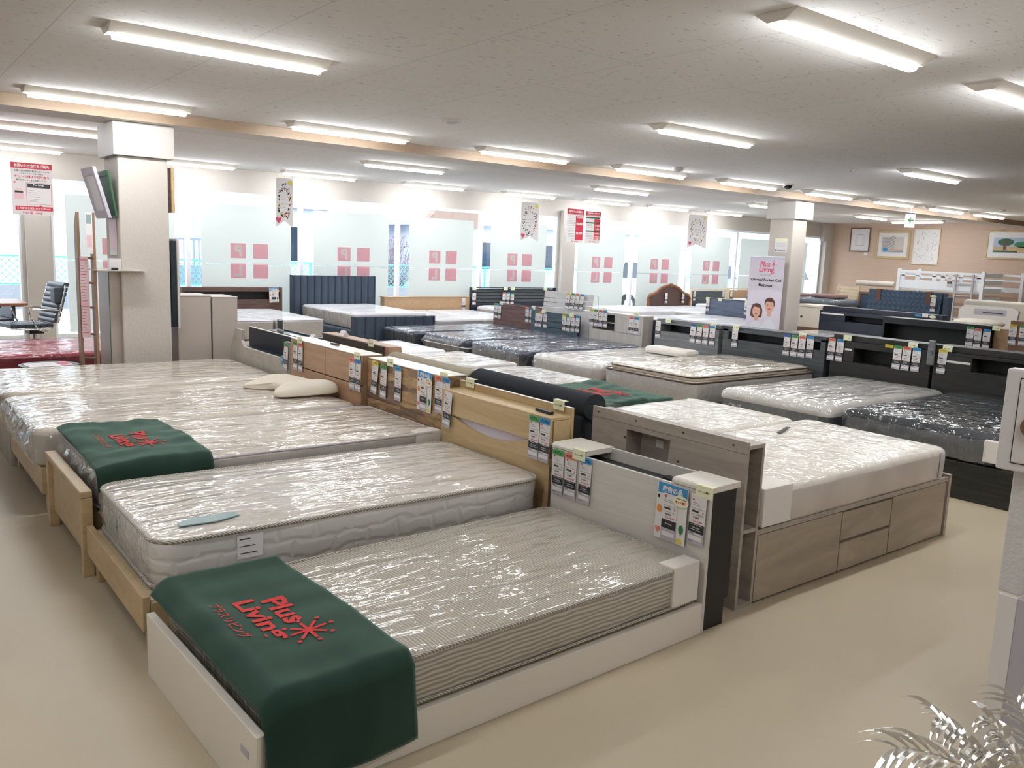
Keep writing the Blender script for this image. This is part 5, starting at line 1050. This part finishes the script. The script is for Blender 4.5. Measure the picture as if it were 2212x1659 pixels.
b = MB('steel'); b.box(-.36, .36, -.05, .06, 0, .055); b.build('base_case', t, bevel=.01); b = MB('steel'); b.box(-.355, .355, -.006, .01, 1.70, 1.72); b.build('top_rail', t); b = MB('steel'); b.cyl((0, .02, .05), .008, 1.66); b.build('pole', t)
# notice on pillar 2
b = MB('sign_white'); b.box(-.12, .12, 0, .002, 0, .23); b.rect(-.12, .12, .18, .225, 'note_yellow', 1); 
for k in range(4): b.rect(-.1, .1, .07+k*.025, .072+k*.025, 'ink_grey', 1)
b.disc(-.09, .03, .016, .013, 'green_ink', 1); b.rect(-.06, .09, .024, .036, 'ink_grey', 1)
tag(b.build('notice_sheet', loc=(12.166, 8.45, 1.79), rz=R(-90)), 'small notice with yellow heading on the far pillar above the banner', 'notice')

# ================================================================== around the first pillar
def boxthing(name, lab, cat, parts):
    x0 = min(p[2] for p in parts); 
    t = thing(name, lab, cat, ((parts[0][2]+parts[0][3])/2, (parts[0][4]+parts[0][5])/2, 0))
    for nm, mt, *bx in parts:
        b = MB(mt); b.box(*bx); b.build(nm, t, world=True, bevel=.003)
    return t
boxthing('storage_cabinet', 'tall plain beige cabinet against the pillar, under the open notebook board', 'cabinet', [('body', 'cabinet_beige', 1.805, 1.985, 8.30, 8.75, 0, 1.30), ('edge_strip', 'green_ink', 1.800, 1.8045, 8.30, 8.312, 0, 1.30), ('top_board', 'beige_trim', 1.70, 2.06, 8.10, 8.235, 1.345, 1.352)][:2]+[('top_panel', 'beige_trim', 1.70, 1.985, 8.26, 8.8, 1.301, 1.315)])
b = MB('beige_trim'); b.box(-.22, .22, -.10, .02, 0, .005); tag(b.build('display_board', loc=(1.87, 8.22, 1.316)), 'thin white board lying on top of the tall beige cabinet', 'board')
b = MB('switch_white'); b.box(-.05, .05, -.03, .03, 0, .10); b.box(-.035, .02, -.06, -.031, 0, .02, 'plastic_black'); tag(b.build('card_terminal', loc=(1.84, 8.24, 1.322), bevel=.004), 'small grey device with black base on the board beside the pillar', 'device')
t = thing('paper_sheet', 'narrow price sheet in clear sleeve on the pillar side above the grey device', 'sheet', (1.893, 8.5, 1.45)); b = MB('paper'); b.box(-.004, -.001, -.15, .12, 0, .33); b.build('sheet', t); b = MB('pink_tint'); b.box(-.006, -.0045, -.10, .08, .05, .30); b.build('print', t)
boxthing('storage_cabinet', 'plain beige low cabinet standing right of the pillar, first of two', 'cabinet', [('body', 'cabinet_beige', 2.42, 2.735, 8.36, 8.75, 0, 1.075), ('top_panel', 'beige_trim', 2.415, 2.737, 8.355, 8.755, 1.0755, 1.085)])
boxthing('storage_cabinet', 'plain beige low cabinet right of the pillar, next to the stone grey headboard', 'cabinet', [('body', 'cabinet_beige', 2.75, 3.0, 8.36, 8.78, 0, 1.06), ('top_panel', 'beige_trim', 2.748, 3.003, 8.355, 8.785, 1.0605, 1.07)])
# wooden ladder rack
t = thing('ladder_rack', 'brown wooden ladder rack with pointed posts holding paper sheets', 'rack', (1.63, 8.4, 0))
for x, y in ((1.555, 8.30), (1.665, 8.22)):
    b = MB('ladder_wood'); b.prism([(y, 0), (y+.12, 0), (y+.12, 1.70), (y+.035, 1.82), (y, 1.82)], x, x+.022, 'x'); b.build('post', t, world=True, bevel=.002)
for k, z in enumerate((.52, .74, .98, 1.20, 1.42)): b = MB('ladder_wood'); b.tube([(1.57, 8.36, z), (1.675, 8.28, z)], .011, 8); b.build('rung', t, world=True)
b = MB('pink_tint'); b.box(-.035, .035, 0, .002, -.72, 0)
rr = random.Random(2)
for k in range(26): z = -.03-k*.026; b.rect(-.03, -.03+rr.uniform(.02, .055), z, z+.006, 'red_dull' if k % 5 == 0 else 'ink_grey', 1)
tag(b.build('paper_strip', loc=(1.60, 8.285, 1.43)), 'long pink price strip hanging on the ladder rack rungs', 'paper strip')
b = MB('paper'); b.box(-.028, .028, 0, .002, -.36, 0); b.rect(-.02, .02, -.3, -.2, 'pink_tint', 1); b.rect(-.02, .02, -.1, -.02, 'teal_patch', 1); tag(b.build('paper_strip', loc=(1.635, 8.205, 1.82)), 'short pale sheet clipped to the ladder rack post top', 'paper strip')
# mirrors / frames on the pillar
def frame_thing(lab, x, y0, y1, z0, z1, th, fm, pm, leanx=0, fw=.05, cat='picture frame'):
    t = thing('picture_frame', lab, cat, (x, (y0+y1)/2, z0)); w = (y1-y0)/2; h = z1-z0
    b = MB(fm); 
    for bx in ((0, th, -w, -w+fw, 0, h), (0, th, w-fw, w, 0, h), (0, th, -w+fw, w-fw, 0, fw), (0, th, -w+fw, w-fw, h-fw, h)): b.box(*bx)
    b.v = [(v[0]+leanx*v[2]/h, v[1], v[2]) for v in b.v]; b.build('frame', t, bevel=.004)
    b = MB(pm); b.box(th*.3, th*.7, -w+fw, w-fw, fw, h-fw); b.v = [(v[0]+leanx*v[2]/h, v[1], v[2]) for v in b.v]; b.build('panel', t); return t
frame_thing('ornate silver framed picture tilted forward on the pillar side', 1.80, 8.22, 8.70, 1.78, 2.22, .03, 'tag_grey', 'paper', -.12, .07)
frame_thing('green backed frame squeezed behind the ornate silver one', 1.865, 8.24, 8.66, 1.80, 2.20, .02, 'poster_green', 'poster_green', -.06)
t = thing('picture_frame', 'thick brown gold frame hung high on the far side of the pillar', 'picture frame', (2.36, 8.4, 1.87)); b = MB('walnut'); b.box(2.327, 2.362, 8.30, 8.70, 1.87, 2.26); b.build('backing', t, world=True); b = MB('oak'); b.box(2.363, 2.395, 8.28, 8.72, 1.86, 2.27); b.build('frame', t, world=True, bevel=.004)
t = thing('wall_mirror', 'tall dark panel with a pale edge on the pillar beside the beige cabinets', 'panel', (2.37, 8.4, .79)); b = MB('mirror_dark'); b.box(2.34, 2.392, 8.27, 8.80, .79, 1.60); b.build('panel', t, world=True); b = MB('beige_trim'); b.box(2.393, 2.412, 8.25, 8.82, .78, 1.62); b.build('frame', t, world=True, bevel=.003)
# small round table with papers
t = thing('side_table', 'small round dark side table with papers before the ladder rack', 'table', (1.30, 8.36, 0)); b = MB('plastic_black'); b.cyl((0, 0, .455), .24, .015, n=36); b.build('tabletop', t); b = MB('plastic_black'); b.cyl((0, 0, .02), .02, .434); b.cyl((0, 0, 0), .15, .019, n=24); b.build('leg', t)
b = MB('paper'); b.box(-.2, .16, -.13, .13, 0, .003); b.M = Matrix.Translation((0, 0, .0032)); b.box(.06, .15, -.1, .1, 0, .0005, 'red_dull'); tag(b.build('price_sheet', loc=(1.31, 8.36, .4705), rz=R(8)), 'large white price sheet lying on the round side table', 'paper')
# red mattress bed
t = thing('bed', 'low dark base under the red mattress', 'bed frame', (1.2, 9.9, 0)); b = MB('walnut'); b.box(-.6, 2.15, 9.4, 10.55, 0, .2); b.build('base', t, world=True)
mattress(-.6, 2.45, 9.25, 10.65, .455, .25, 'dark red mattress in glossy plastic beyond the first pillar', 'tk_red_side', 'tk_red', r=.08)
# desk and office chair by the window
t = thing('desk', 'brown wooden desk with black splayed legs by the window', 'desk', (1.0, 11.8, 0)); b = MB('table_wood'); b.box(-.3, 1.57, 11.35, 12.15, .765, .80); b.build('desktop', t, world=True, bevel=.003)
for xx in (-.1, 1.22):
    b = MB('plastic_black'); b.prism([(xx-.14, 0), (xx-.06, 0), (xx+.02, .62), (xx+.1, .76), (xx-.1, .76)], 11.5, 11.54, 'y'); b.prism([(xx+.2, 0), (xx+.1, 0), (xx-.02, .30), (xx-.02, .76), (xx+.04, .76), (xx+.06, .36)], 11.5, 11.54, 'y'); b.build('leg', t, world=True)
t = thing('office_chair', 'black padded office chair with chrome frame at the desk', 'chair', (1.72, 11.75, 0), R(12))
b = MB('leather_grey')
for k in range(8):
    z = .54+k*.062; x = .10+.02*k*.9; b.prism([(x, z), (x+.055, z+.005), (x+.068, z+.03), (x+.072, z+.058), (x+.018, z+.060), (x-.006, z+.03)], -.24, .24, 'y')
b.build('backrest', t, bevel=.008)
b = MB('leather_grey')
for k in range(6): x = -.38+k*.08; b.box(x, x+.077, -.24, .24, .49, .54)
b.build('seat', t, bevel=.012)
b = MB('leather_grey'); b.box(.12, .235, -.255, -.10, .78, .98); b.build('headrest_flap', t, bevel=.02)
for s_ in (-1, 1):
    b = MB('chrome'); y = s_*.27; b.tube([(.24, y, 1.0), (.19, y, .8), (.13, y, .56), (.06, y, .48), (-.1, y, .475), (-.40, y, .49)], .011, 8); b.tube([(.16, y, .70), (-.14, y, .72), (-.19, y, .70), (-.16, y, .6), (-.10, y, .47), (.02, y, .44)], .009, 8); b.build('side_frame', t)
b = MB('plastic_black'); b.box(-.12, .05, -.07, .07, .40, .465); b.tube([(-.03, .1, .42), (.08, .2, .40)], .008, 6); b.build('mechanism', t, bevel=.008)
b = MB('steel'); b.cyl((-.04, 0, .08), .025, .33); b.build('gas_lift', t)
for k in range(5):
    a = R(72*k+10); b = MB('chrome'); b.tube([(-.04, 0, .11), (-.04+.3*math.cos(a), .3*math.sin(a), .07)], .018, 8, taper=.6); b.build('base_leg', t)
    b = MB('plastic_black'); b.cyl((-.04+.3*math.cos(a), .3*math.sin(a)-.015, .027), .027, .03, 'y', 14); b.build('castor', t)
t2 = thing('office_chair', 'second office chair mostly hidden behind the desk end', 'chair', (1.35, 12.45, 0), R(10))
b = MB('steel'); b.cyl((0, 0, .08), .025, .4); b.build('gas_lift', t2); b = MB('leather_grey'); b.box(-.3, .15, -.24, .24, .48, .54); b.build('seat', t2, bevel=.01); b = MB('leather_grey'); b.box(.12, .17, -.24, .24, .54, .74); b.build('backrest', t2, bevel=.01)
for k in range(5): a = R(72*k); b = MB('chrome'); b.tube([(0, 0, .1), (.3*math.cos(a), .3*math.sin(a), .03)], .016, 6); b.build('base_leg', t2)
t = thing('wall_socket', 'white wall socket box with cable on the window column', 'socket', (1.98, WY-.10, .35)); b = MB('white_paint'); b.box(-.035, .035, -.03, -.001, 0, .12); b.build('box', t, bevel=.003); b = MB('tag_grey'); b.box(-.01, .01, -.02, -.001, -.34, -.001); b.build('conduit', t)

# ================================================================== hanging posters
def hstring(t, x, z, ztop, y=0):
    b = MB('tag_grey'); b.tube([(x[0], y, z), ((x[0]+x[1])/2, y, ztop), (x[1], y, z)], .0012, 4); b.build('string', t)
def ribbon(x, y, z1, z0, w, lab, seed):
    t = thing('hanging_pennant', lab, 'pennant', (x, y, z0), 0); h = z1-z0
    b = MB('sign_white'); b.prism([(-w/2, 0), (0, .09), (w/2, 0), (w/2, h), (-w/2, h)], 0, .002, 'y')
    rr = random.Random(seed); cols = ['navy_tag', 'red', 'green_ink', 'yellow_tag', 'black', 'salmon_tag', 'navy_wood']
    for k in range(110):
        a = rr.uniform(0, 6.283); q = rr.uniform(.72, 1.15); px, pz = q*w*.37*math.cos(a), h*.52+q*h*.33*math.sin(a)
        if abs(px) < w*.46 and pz > .10: s_ = rr.uniform(.005, .012); b.disc(px, pz, s_, s_*1.2, rr.choice(cols), 1, 8)
    b.disc(w*.34, h-.06, .035, .032, 'yellow_tag', 2, 12); b.heart(-w*.36, .10, .05, 'red_dull', 2)
    b.text('ハッピーリング', 0, h*.56, 'ink_grey', w=w*.40, k=2); b.text('プラスリビング', 0, h*.48, 'ink_grey', w=w*.40, k=2); b.text('Happy', 0, h*.40, 'ink_grey', w=w*.15, k=2)
    b.build('print', t); hstring(t, (-w/2, w/2), h, CZ-z0-.002, .001)
ribbon(4.98, 11.9, 2.545, 1.85, .25, 'white swallow-tail pennant with coloured dots, over the tufted blue bed', 1)
ribbon(9.57, 11.9, 2.505, 1.82, .41, 'white swallow-tail pennant with coloured dots, over the louvred headboards', 2)
ribbon(14.13, 11.9, 2.545, 1.85, .60, 'white swallow-tail pennant with coloured dots, near the far pillar', 3)
def poster(x, y, z0, z1, w, lab, fn):
    t = thing('hanging_poster', lab, 'poster', (x, y, z0)); h = z1-z0; b = MB('sign_white'); b.box(-w/2, w/2, 0, .002, 0, h); fn(b, w, h); b.build('print', t); hstring(t, (-w/2, w/2), h, CZ-z0-.002, .001)
def f_buy(b, w, h):
    b.rect(-w/2, w/2, h*.89, h, 'poster_red', 1); b.text('お買い上げ方法のご案内', 0, h*.945, 'sign_white', w=w*.84, h=h*.065, k=2, bold=.05)
    b.text('お買い求めの際は商品についている', 0, h*.845, 'ink', w=w*.84, k=2); b.text('プライスカードの下巻を', 0, h*.795, 'ink', w=w*.55, k=2); b.text('キリトリ線より切り取り', 0, h*.735, 'poster_red', w=w*.84, h=h*.055, k=2, bold=.03); b.text('受付カウンターまでお願い下さい。', 0, h*.67, 'ink', w=w*.78, k=2)
    b.rect(-w*.15, w*.46, h*.21, h*.63, 'poster_red', 1); b.rect(-w*.14, w*.45, h*.215, h*.625, 'paper', 2); b.rect(-w*.12, w*.43, h*.53, h*.61, 'dark_band', 3); b.text('Plus Living', w*.15, h*.58, 'sign_white', w=w*.25, k=4)
    for k in range(6): b.rect(-w*.08, w*(.1+.04*(k % 3)), h*(.27+.04*k), h*(.277+.04*k), 'ink_grey', 3)
    b.rect(-w*.44, -w*.22, h*.30, h*.45, 'pink_tint', 1); b.rect(-w*.43, -w*.23, h*.42, h*.46, 'dark_band', 2); b.heart(-w*.42, h*.62, .012, 'red', 2); b.text('¥18,800', -w*.33, h*.49, 'orange', w=w*.14, k=2)
    b.rect(-w*.43, w*.48, h*.09, h*.17, 'poster_red', 1); b.poly([(w*.13, h*.17), (w*.23, h*.17), (w*.18, h*.20)], 'poster_red', 1); b.text('この部分を受付カウンターへ', w*.02, h*.13, 'sign_white', w=w*.82, h=h*.045, k=2, bold=.04)
    b.text('Plus ✳ Living', -w*.02, h*.045, 'red_dull', w=w*.46, k=2)
poster(1.70, 11.5, 1.83, 2.43, .43, 'large white poster with red title bars above the office chair', f_buy)
def f_del(b, w, h):
    b.rect(-w/2, w/2, h*.83, h, 'poster_red', 1); b.text('配送のご案内', 0, h*.92, 'sign_white', w=w*.8, h=h*.07, k=2, bold=.05); b.rect(-w*.42, w*.42, h*.845, h*.855, 'sign_white', 2)
    for k in range(14): b.rect(-w*.42, -w*.02, h*(.12+.048*k), h*(.127+.048*k), 'ink_grey', 1)
    b.rect(w*.02, w*.48, h*.08, h*.80, 'poster_red', 1)
    for s_, z in (('¥1,000', .76), ('¥2,000', .56), ('¥3,000', .28)): b.rect(w*.03, w*.47, h*(z-.03), h*(z+.03), 'poster_red', 2); b.text(s_, w*.25, h*z, 'sign_white', w=w*.38, k=3, bold=.04)
    b.text('Plus Living', 0, h*.035, 'red_dull', w=w*.42, k=2)
def f_use(b, w, h):
    b.rect(-w/2, w/2, h*.86, h, 'poster_red', 1); b.text('不要家具のお引取り', 0, h*.94, 'sign_white', w=w*.8, k=2, bold=.04); b.rect(-w*.42, w*.42, h*.88, h*.888, 'sign_white', 2)
    for z in (.78, .62, .36): b.rect(-w/2+.01, w*.46, h*z, h*(z+.04), 'poster_green', 2)
    b.rect(w*.08, w*.48, h*.10, h*.76, 'poster_red', 1)
    for z in (.55, .45, .30, .20, .13): b.text('+1,000', w*.28, h*z, 'sign_white', w=w*.3, k=3, bold=.04)
    for k in range(12): b.rect(-w*.42, -w*.05, h*(.14+.05*k), h*(.146+.05*k), 'ink_grey', 1)
    b.text('Plus Living', 0, h*.04, 'red_dull', w=w*.42, k=2)
poster(10.30, 11.5, 1.83, 2.43, .40, 'hanging delivery fee poster with wide red column', f_del)
poster(10.745, 11.51, 1.84, 2.41, .37, 'hanging poster with red and green table beside the delivery poster', f_use)

# ================================================================== near wall end with box
b = MB('rough_render'); b.box(2.97, 5.2, 1.03, 1.10, .56, CZ-.001); o = b.build('wall_aisle', world=True, bevel=.006); struct(o)
b = MB('sign_white'); b.box(2.95, 2.965, 1.028, 1.087, 0, .559, 'sign_white'); b.box(2.951, 5.2, .95, 1.0279, 0, .559, 'tag_grey'); struct(b.build('baseboard_aisle', world=True, bevel=.003))  # light and shade put into the colours: lit end strip white, shaded side grey
t = thing('wall_box', 'white wall-mounted box with round brown knob at the end of the near wall', 'cabinet', (2.91, 1.0, .985), R(-84))
b = MB('switch_white'); b.box(-.13, .25, 0, .055, 0, .33); b.build('body', t, bevel=.008, seg=3)
b = MB('switch_white'); b.box(-.085, .22, -.008, -.0005, .03, .30); d = b.build('door', t, bevel=.006)
b = MB('dark_band'); b.rect(-.089, .224, .026, .304, 'dark_band', 0, -.0003); b.build('door_gap', t)
b = MB('brown_board'); b.cyl((-.03, -.03, .155), .035, .021, 'y', 24); b.build('knob', t, bevel=.004)
# silver palm
def palm():
    t = thing('silver_palm', 'shiny silver tinsel palm fronds rising in the near corner by the aisle wall', 'artificial plant', (2.05, .50, 0))
    b = MB('plastic_black'); b.cyl((2.05, .50, 0), .10, .22, r2=.13, n=24); b.build('pot', t, world=True)
    b = MB('silver_leaf'); b.tube([(2.05, .5, .2), (2.05, .5, .42)], .012, 8); b.build('stem', t, world=True)
    rr = random.Random(5)
    fr = [((2.03, .52, .40), (1.96, .68, .60), (1.84, .80, .58), 1), ((2.04, .54, .40), (2.0, .66, .58), (1.90, .74, .66), 1.0), ((2.06, .52, .4), (2.06, .60, .55), (2.02, .68, .64), .9),
          ((2.08, .52, .4), (2.14, .60, .55), (2.22, .70, .62), 1), ((2.08, .50, .40), (2.16, .54, .55), (2.25, .60, .66), 1), ((2.02, .48, .4), (1.93, .50, .55), (1.80, .55, .60), 1), ((2.0, .50, .40), (1.90, .62, .52), (1.76, .74, .50), 1)]
    for p0, p1, p2, sc in fr:
        sh = Vector((-.03, .03, -.045)); b = MB('silver_leaf'); p0, p1, p2 = [Vector(q) + sh for q in (p0, p1, p2)]; pts = [(1-u)**2*p0+2*u*(1-u)*p1+u*u*p2 for u in [i/14 for i in range(15)]]
        b.tube(pts, .004, 6, taper=.4)
        for i in range(4, 15):
            d = (pts[min(i+1, 14)]-pts[i-1]).normalized(); side = d.cross(Vector((0, 0, 1))).normalized()
            for s_ in (-1, 1):
                L = .16*sc*(1-.35*abs(i-9)/9)*rr.uniform(.8, 1.1); dr = (d*.75+side*s_*.8+Vector((0, 0, rr.uniform(.05, .45)))).normalized(); w = .009; q = []; up = Vector((0, 0, 1))
                wd = dr.cross(up).normalized()
                for k in range(8):
                    u = k/7; c = pts[i]+dr*L*u+Vector((0, 0, -.55*L*u*u)); ww = w*math.sin(math.pi*min(.98, u*.85+.12)); q += [c-wd*ww+up*ww*.5, c, c+wd*ww+up*ww*.5]
                b.add([tuple(v) for v in q], [(3*k+j, 3*k+j+1, 3*k+j+4, 3*k+j+3) for k in range(7) for j in range(2)], None, False)
        b.build('frond', t, world=True)
palm()

# ================================================================== outside
slab('trim_ground', -25, 60, WY+.13, 60, -.2, -.1, 'asphalt').name = 'ground'
slab('kerb_wall', -25, 60, 22, 22.25, -.1, .44, 'kerb').name = 'ground_kerb'
b = MB('sign_white'); b.box(2.4, 5.4, 17.6, 17.75, -.0995, -.098); b.box(-2, 0.5, 16.6, 16.75, -.0995, -.098); tag(b.build('parking_line', world=True), 'white painted parking line on the asphalt outside', 'road marking')
t = thing('chain_link_fence', 'turquoise chain link fence on the low wall outside', 'fence', (15, 22.1, .44))
for i in range(22):
    b = MB('fence_green'); x = -6+i*2.0; b.cyl((x, 22.1, .44), .03, .68); b.build('post', t, world=True)
b = MB('fence_green'); b.box(-8, 38, 22.08, 22.12, 1.08, 1.12); b.box(-8, 38, 22.09, 22.11, .45, .48); b.build('rail', t, world=True)
b = MB('fence_green')
for i in range(300):
    x = -8+i*.15
    for s_ in (-1, 1): b.add([(x, 22.1, .47), (x+.02, 22.1, .47), (x+.02+s_*.6, 22.1, 1.08), (x+s_*.6, 22.1, 1.08)], [(0, 1, 2, 3)])
b.build('mesh', t, world=True)
def house(name, lab, x0, x1, y0, y1, h, wall, roof, gable=0, wins=(), rh=1.5, over=.5):
    t = thing(name, lab, 'building', ((x0+x1)/2, (y0+y1)/2, -.1))
    b = MB(wall); b.box(x0, x1, y0, y1, -.099, h); b.build('wall', t, world=True)
    if roof:
        b = MB(roof)
        if gable: b.prism([(x0-over, h-.3), (x1+over, h-.3), ((x0+x1)/2, h+rh)], y0-over, y1+over, 'y')
        else: b.prism([(y0-over, h), (y1+over, h), ((y0+y1)/2, h+rh)], x0-over, x1+over, 'x')
        b.build('roof', t, world=True)
    for wx0, wx1, wz0, wz1 in wins:
        b = MB('frame_white'); b.box(wx0, wx1, y0-.06, y0-.001, wz0, wz1); f = b.build('window', t, world=True); b = MB('car_glass'); b.box(wx0+.08, wx1-.08, y0-.08, y0-.061, wz0+.08, wz1-.08); b.build('pane', f, world=True)
house('apartment_building', 'pale building with flat front far behind the fence', -14, 6.2, 30, 38, 7, 'render_pale', None, wins=((.5, 2, 2.2, 3.6), (-4, -2.5, 2.2, 3.6)))
house('house', 'slate blue house wall with grey box beyond the fence', 9.2, 10.6, 25, 30, 5, 'slate_blue', None)
house('house', 'pale house with grey canopy behind the tufted bed window', 11.2, 14.2, 30, 36, 2.9, 'render_pale', 'roof_tile', wins=((11.7, 13.2, .9, 2.3),), rh=.5, over=.3)
house('house', 'dark slate house with small white framed window', 15.0, 16.3, 29, 34, 2.3, 'slate_blue', 'slate_blue', wins=((15.3, 16.0, 1.4, 2.2),), rh=.3, over=0)
house('house', 'blue tiled house with brown gable and white walls', 17.2, 27.0, 25, 31, 2.5, 'render_pale', 'roof_tile', wins=((17.6, 18.6, .9, 2.0), (20, 22, .9, 2.0)), rh=2.2, over=.6)
b = MB('brown_gable'); b.prism([(14.6, 2.0), (17.4, 2.4), (16.6, 4.2)], 24.2, 24.5, 'y'); b.prism([(15.3, 0), (15.6, 0), (15.6, 2.1), (15.3, 2.05)], 24.2, 24.5, 'y'); tag(b.build('porch_roof', world=True), 'brown slanting porch roof on a post before the blue tiled house', 'roof')
house('warehouse', 'wide pale warehouse behind the parked cars', 32, 60, 34, 44, 6, 'render_pale', None)
t = thing('balcony_railing', 'grey upright bar railing beyond the fence by the first window', 'railing', (7.5, 24.5, .4))
b = MB('rail_grey')
for i in range(34): b.box(5.6+i*.14, 5.63+i*.14, 24.5, 24.53, .85, 1.62)
b.box(5.6, 10.3, 24.49, 24.54, 1.6, 1.66); b.box(5.6, 10.3, 24.3, 24.7, -.1, .9); b.build('bars', t, world=True)
b = MB('foliage')
rr = random.Random(9)
for k in range(70):
    x, y, z = 13.6+rr.uniform(-.15, .15), 24, -.1; p = [(x, y, z)]; dx, dy = rr.uniform(-.3, .3), rr.uniform(-.15, .15)
    for j in range(6): x += dx+rr.uniform(-.08, .08); y += dy; z += rr.uniform(.28, .40); p.append((x, y, z))
    b.tube(p, .022, 4, taper=.25)
    for q in p[2:]: b.ball((q[0]+rr.uniform(-.1, .1), q[1], q[2]), rr.uniform(.02, .045), 5)
tag(b.build('shrub', world=True), 'reddish leafless shrub behind the fence', 'shrub')
b = MB('sign_white'); b.box(12.2, 12.9, 20.4, 20.42, -.1, 1.75); b.box(12.2, 12.9, 20.38, 20.399, .55, .85, 'yellow_tag'); b.disc(12.55, .30, .18, .2, 'red', 40, 16, 20.38); b.text('LIVE', 12.5, 1.25, 'ink_grey', w=.3, k=40, y=20.38); tag(b.build('standing_sign', world=True), 'white standing sign with a red round fruit outside behind the blinds', 'sign')
def car(x, y, mat, lab, rz=0, s=1.0):
    t = thing('parked_car', lab, 'car', (x, y, -.1), rz)
    pr = [(-2.1, .3), (2.1, .3), (2.15, .75), (1.6, .95), (.95, 1.02), (.45, 1.62), (-1.6, 1.66), (-2.05, 1.05), (-2.15, .6)]
    pr = [(a*s, c_*s) for a, c_ in pr]
    b = MB(mat); b.prism(pr, -.8, .8, 'y'); b.build('body', t, bevel=.08, seg=3)
    for yy in (-.81, .8): b = MB('car_glass'); b.prism([(-1.75*s, 1.1*s), (.75*s, 1.1*s), (.38*s, 1.52*s), (-1.5*s, 1.56*s)], yy, yy+.012, 'y'); b.build('window', t)
    for xx in (-1.35, 1.35):
        for yy in (-.86, .62): b = MB('tyre'); b.cyl((xx*s, yy, .32), .32, .24, 'y', 24); w = b.build('wheel', t); b = MB('hub'); b.cyl((xx*s, yy-.012 if yy < 0 else yy+.24, .32), .19, .012, 'y', 10); b.build('hubcap', w)
car(19.3, 18.4, 'car_white', 'white car parked outside, seen between the blinds past the window column'); car(23.6, 19.4, 'car_blue', 'pale blue car parked outside beyond the white one'); car(28.6, 19.8, 'car_white', 'second white car parked outside near the far pillar')

# remove prototypes of hung things
for src in list(TAGS.values())+list(NOTES.values())+[AD]:
    for k in KIDS[src]: bpy.data.objects.remove(k)
    bpy.data.objects.remove(src)
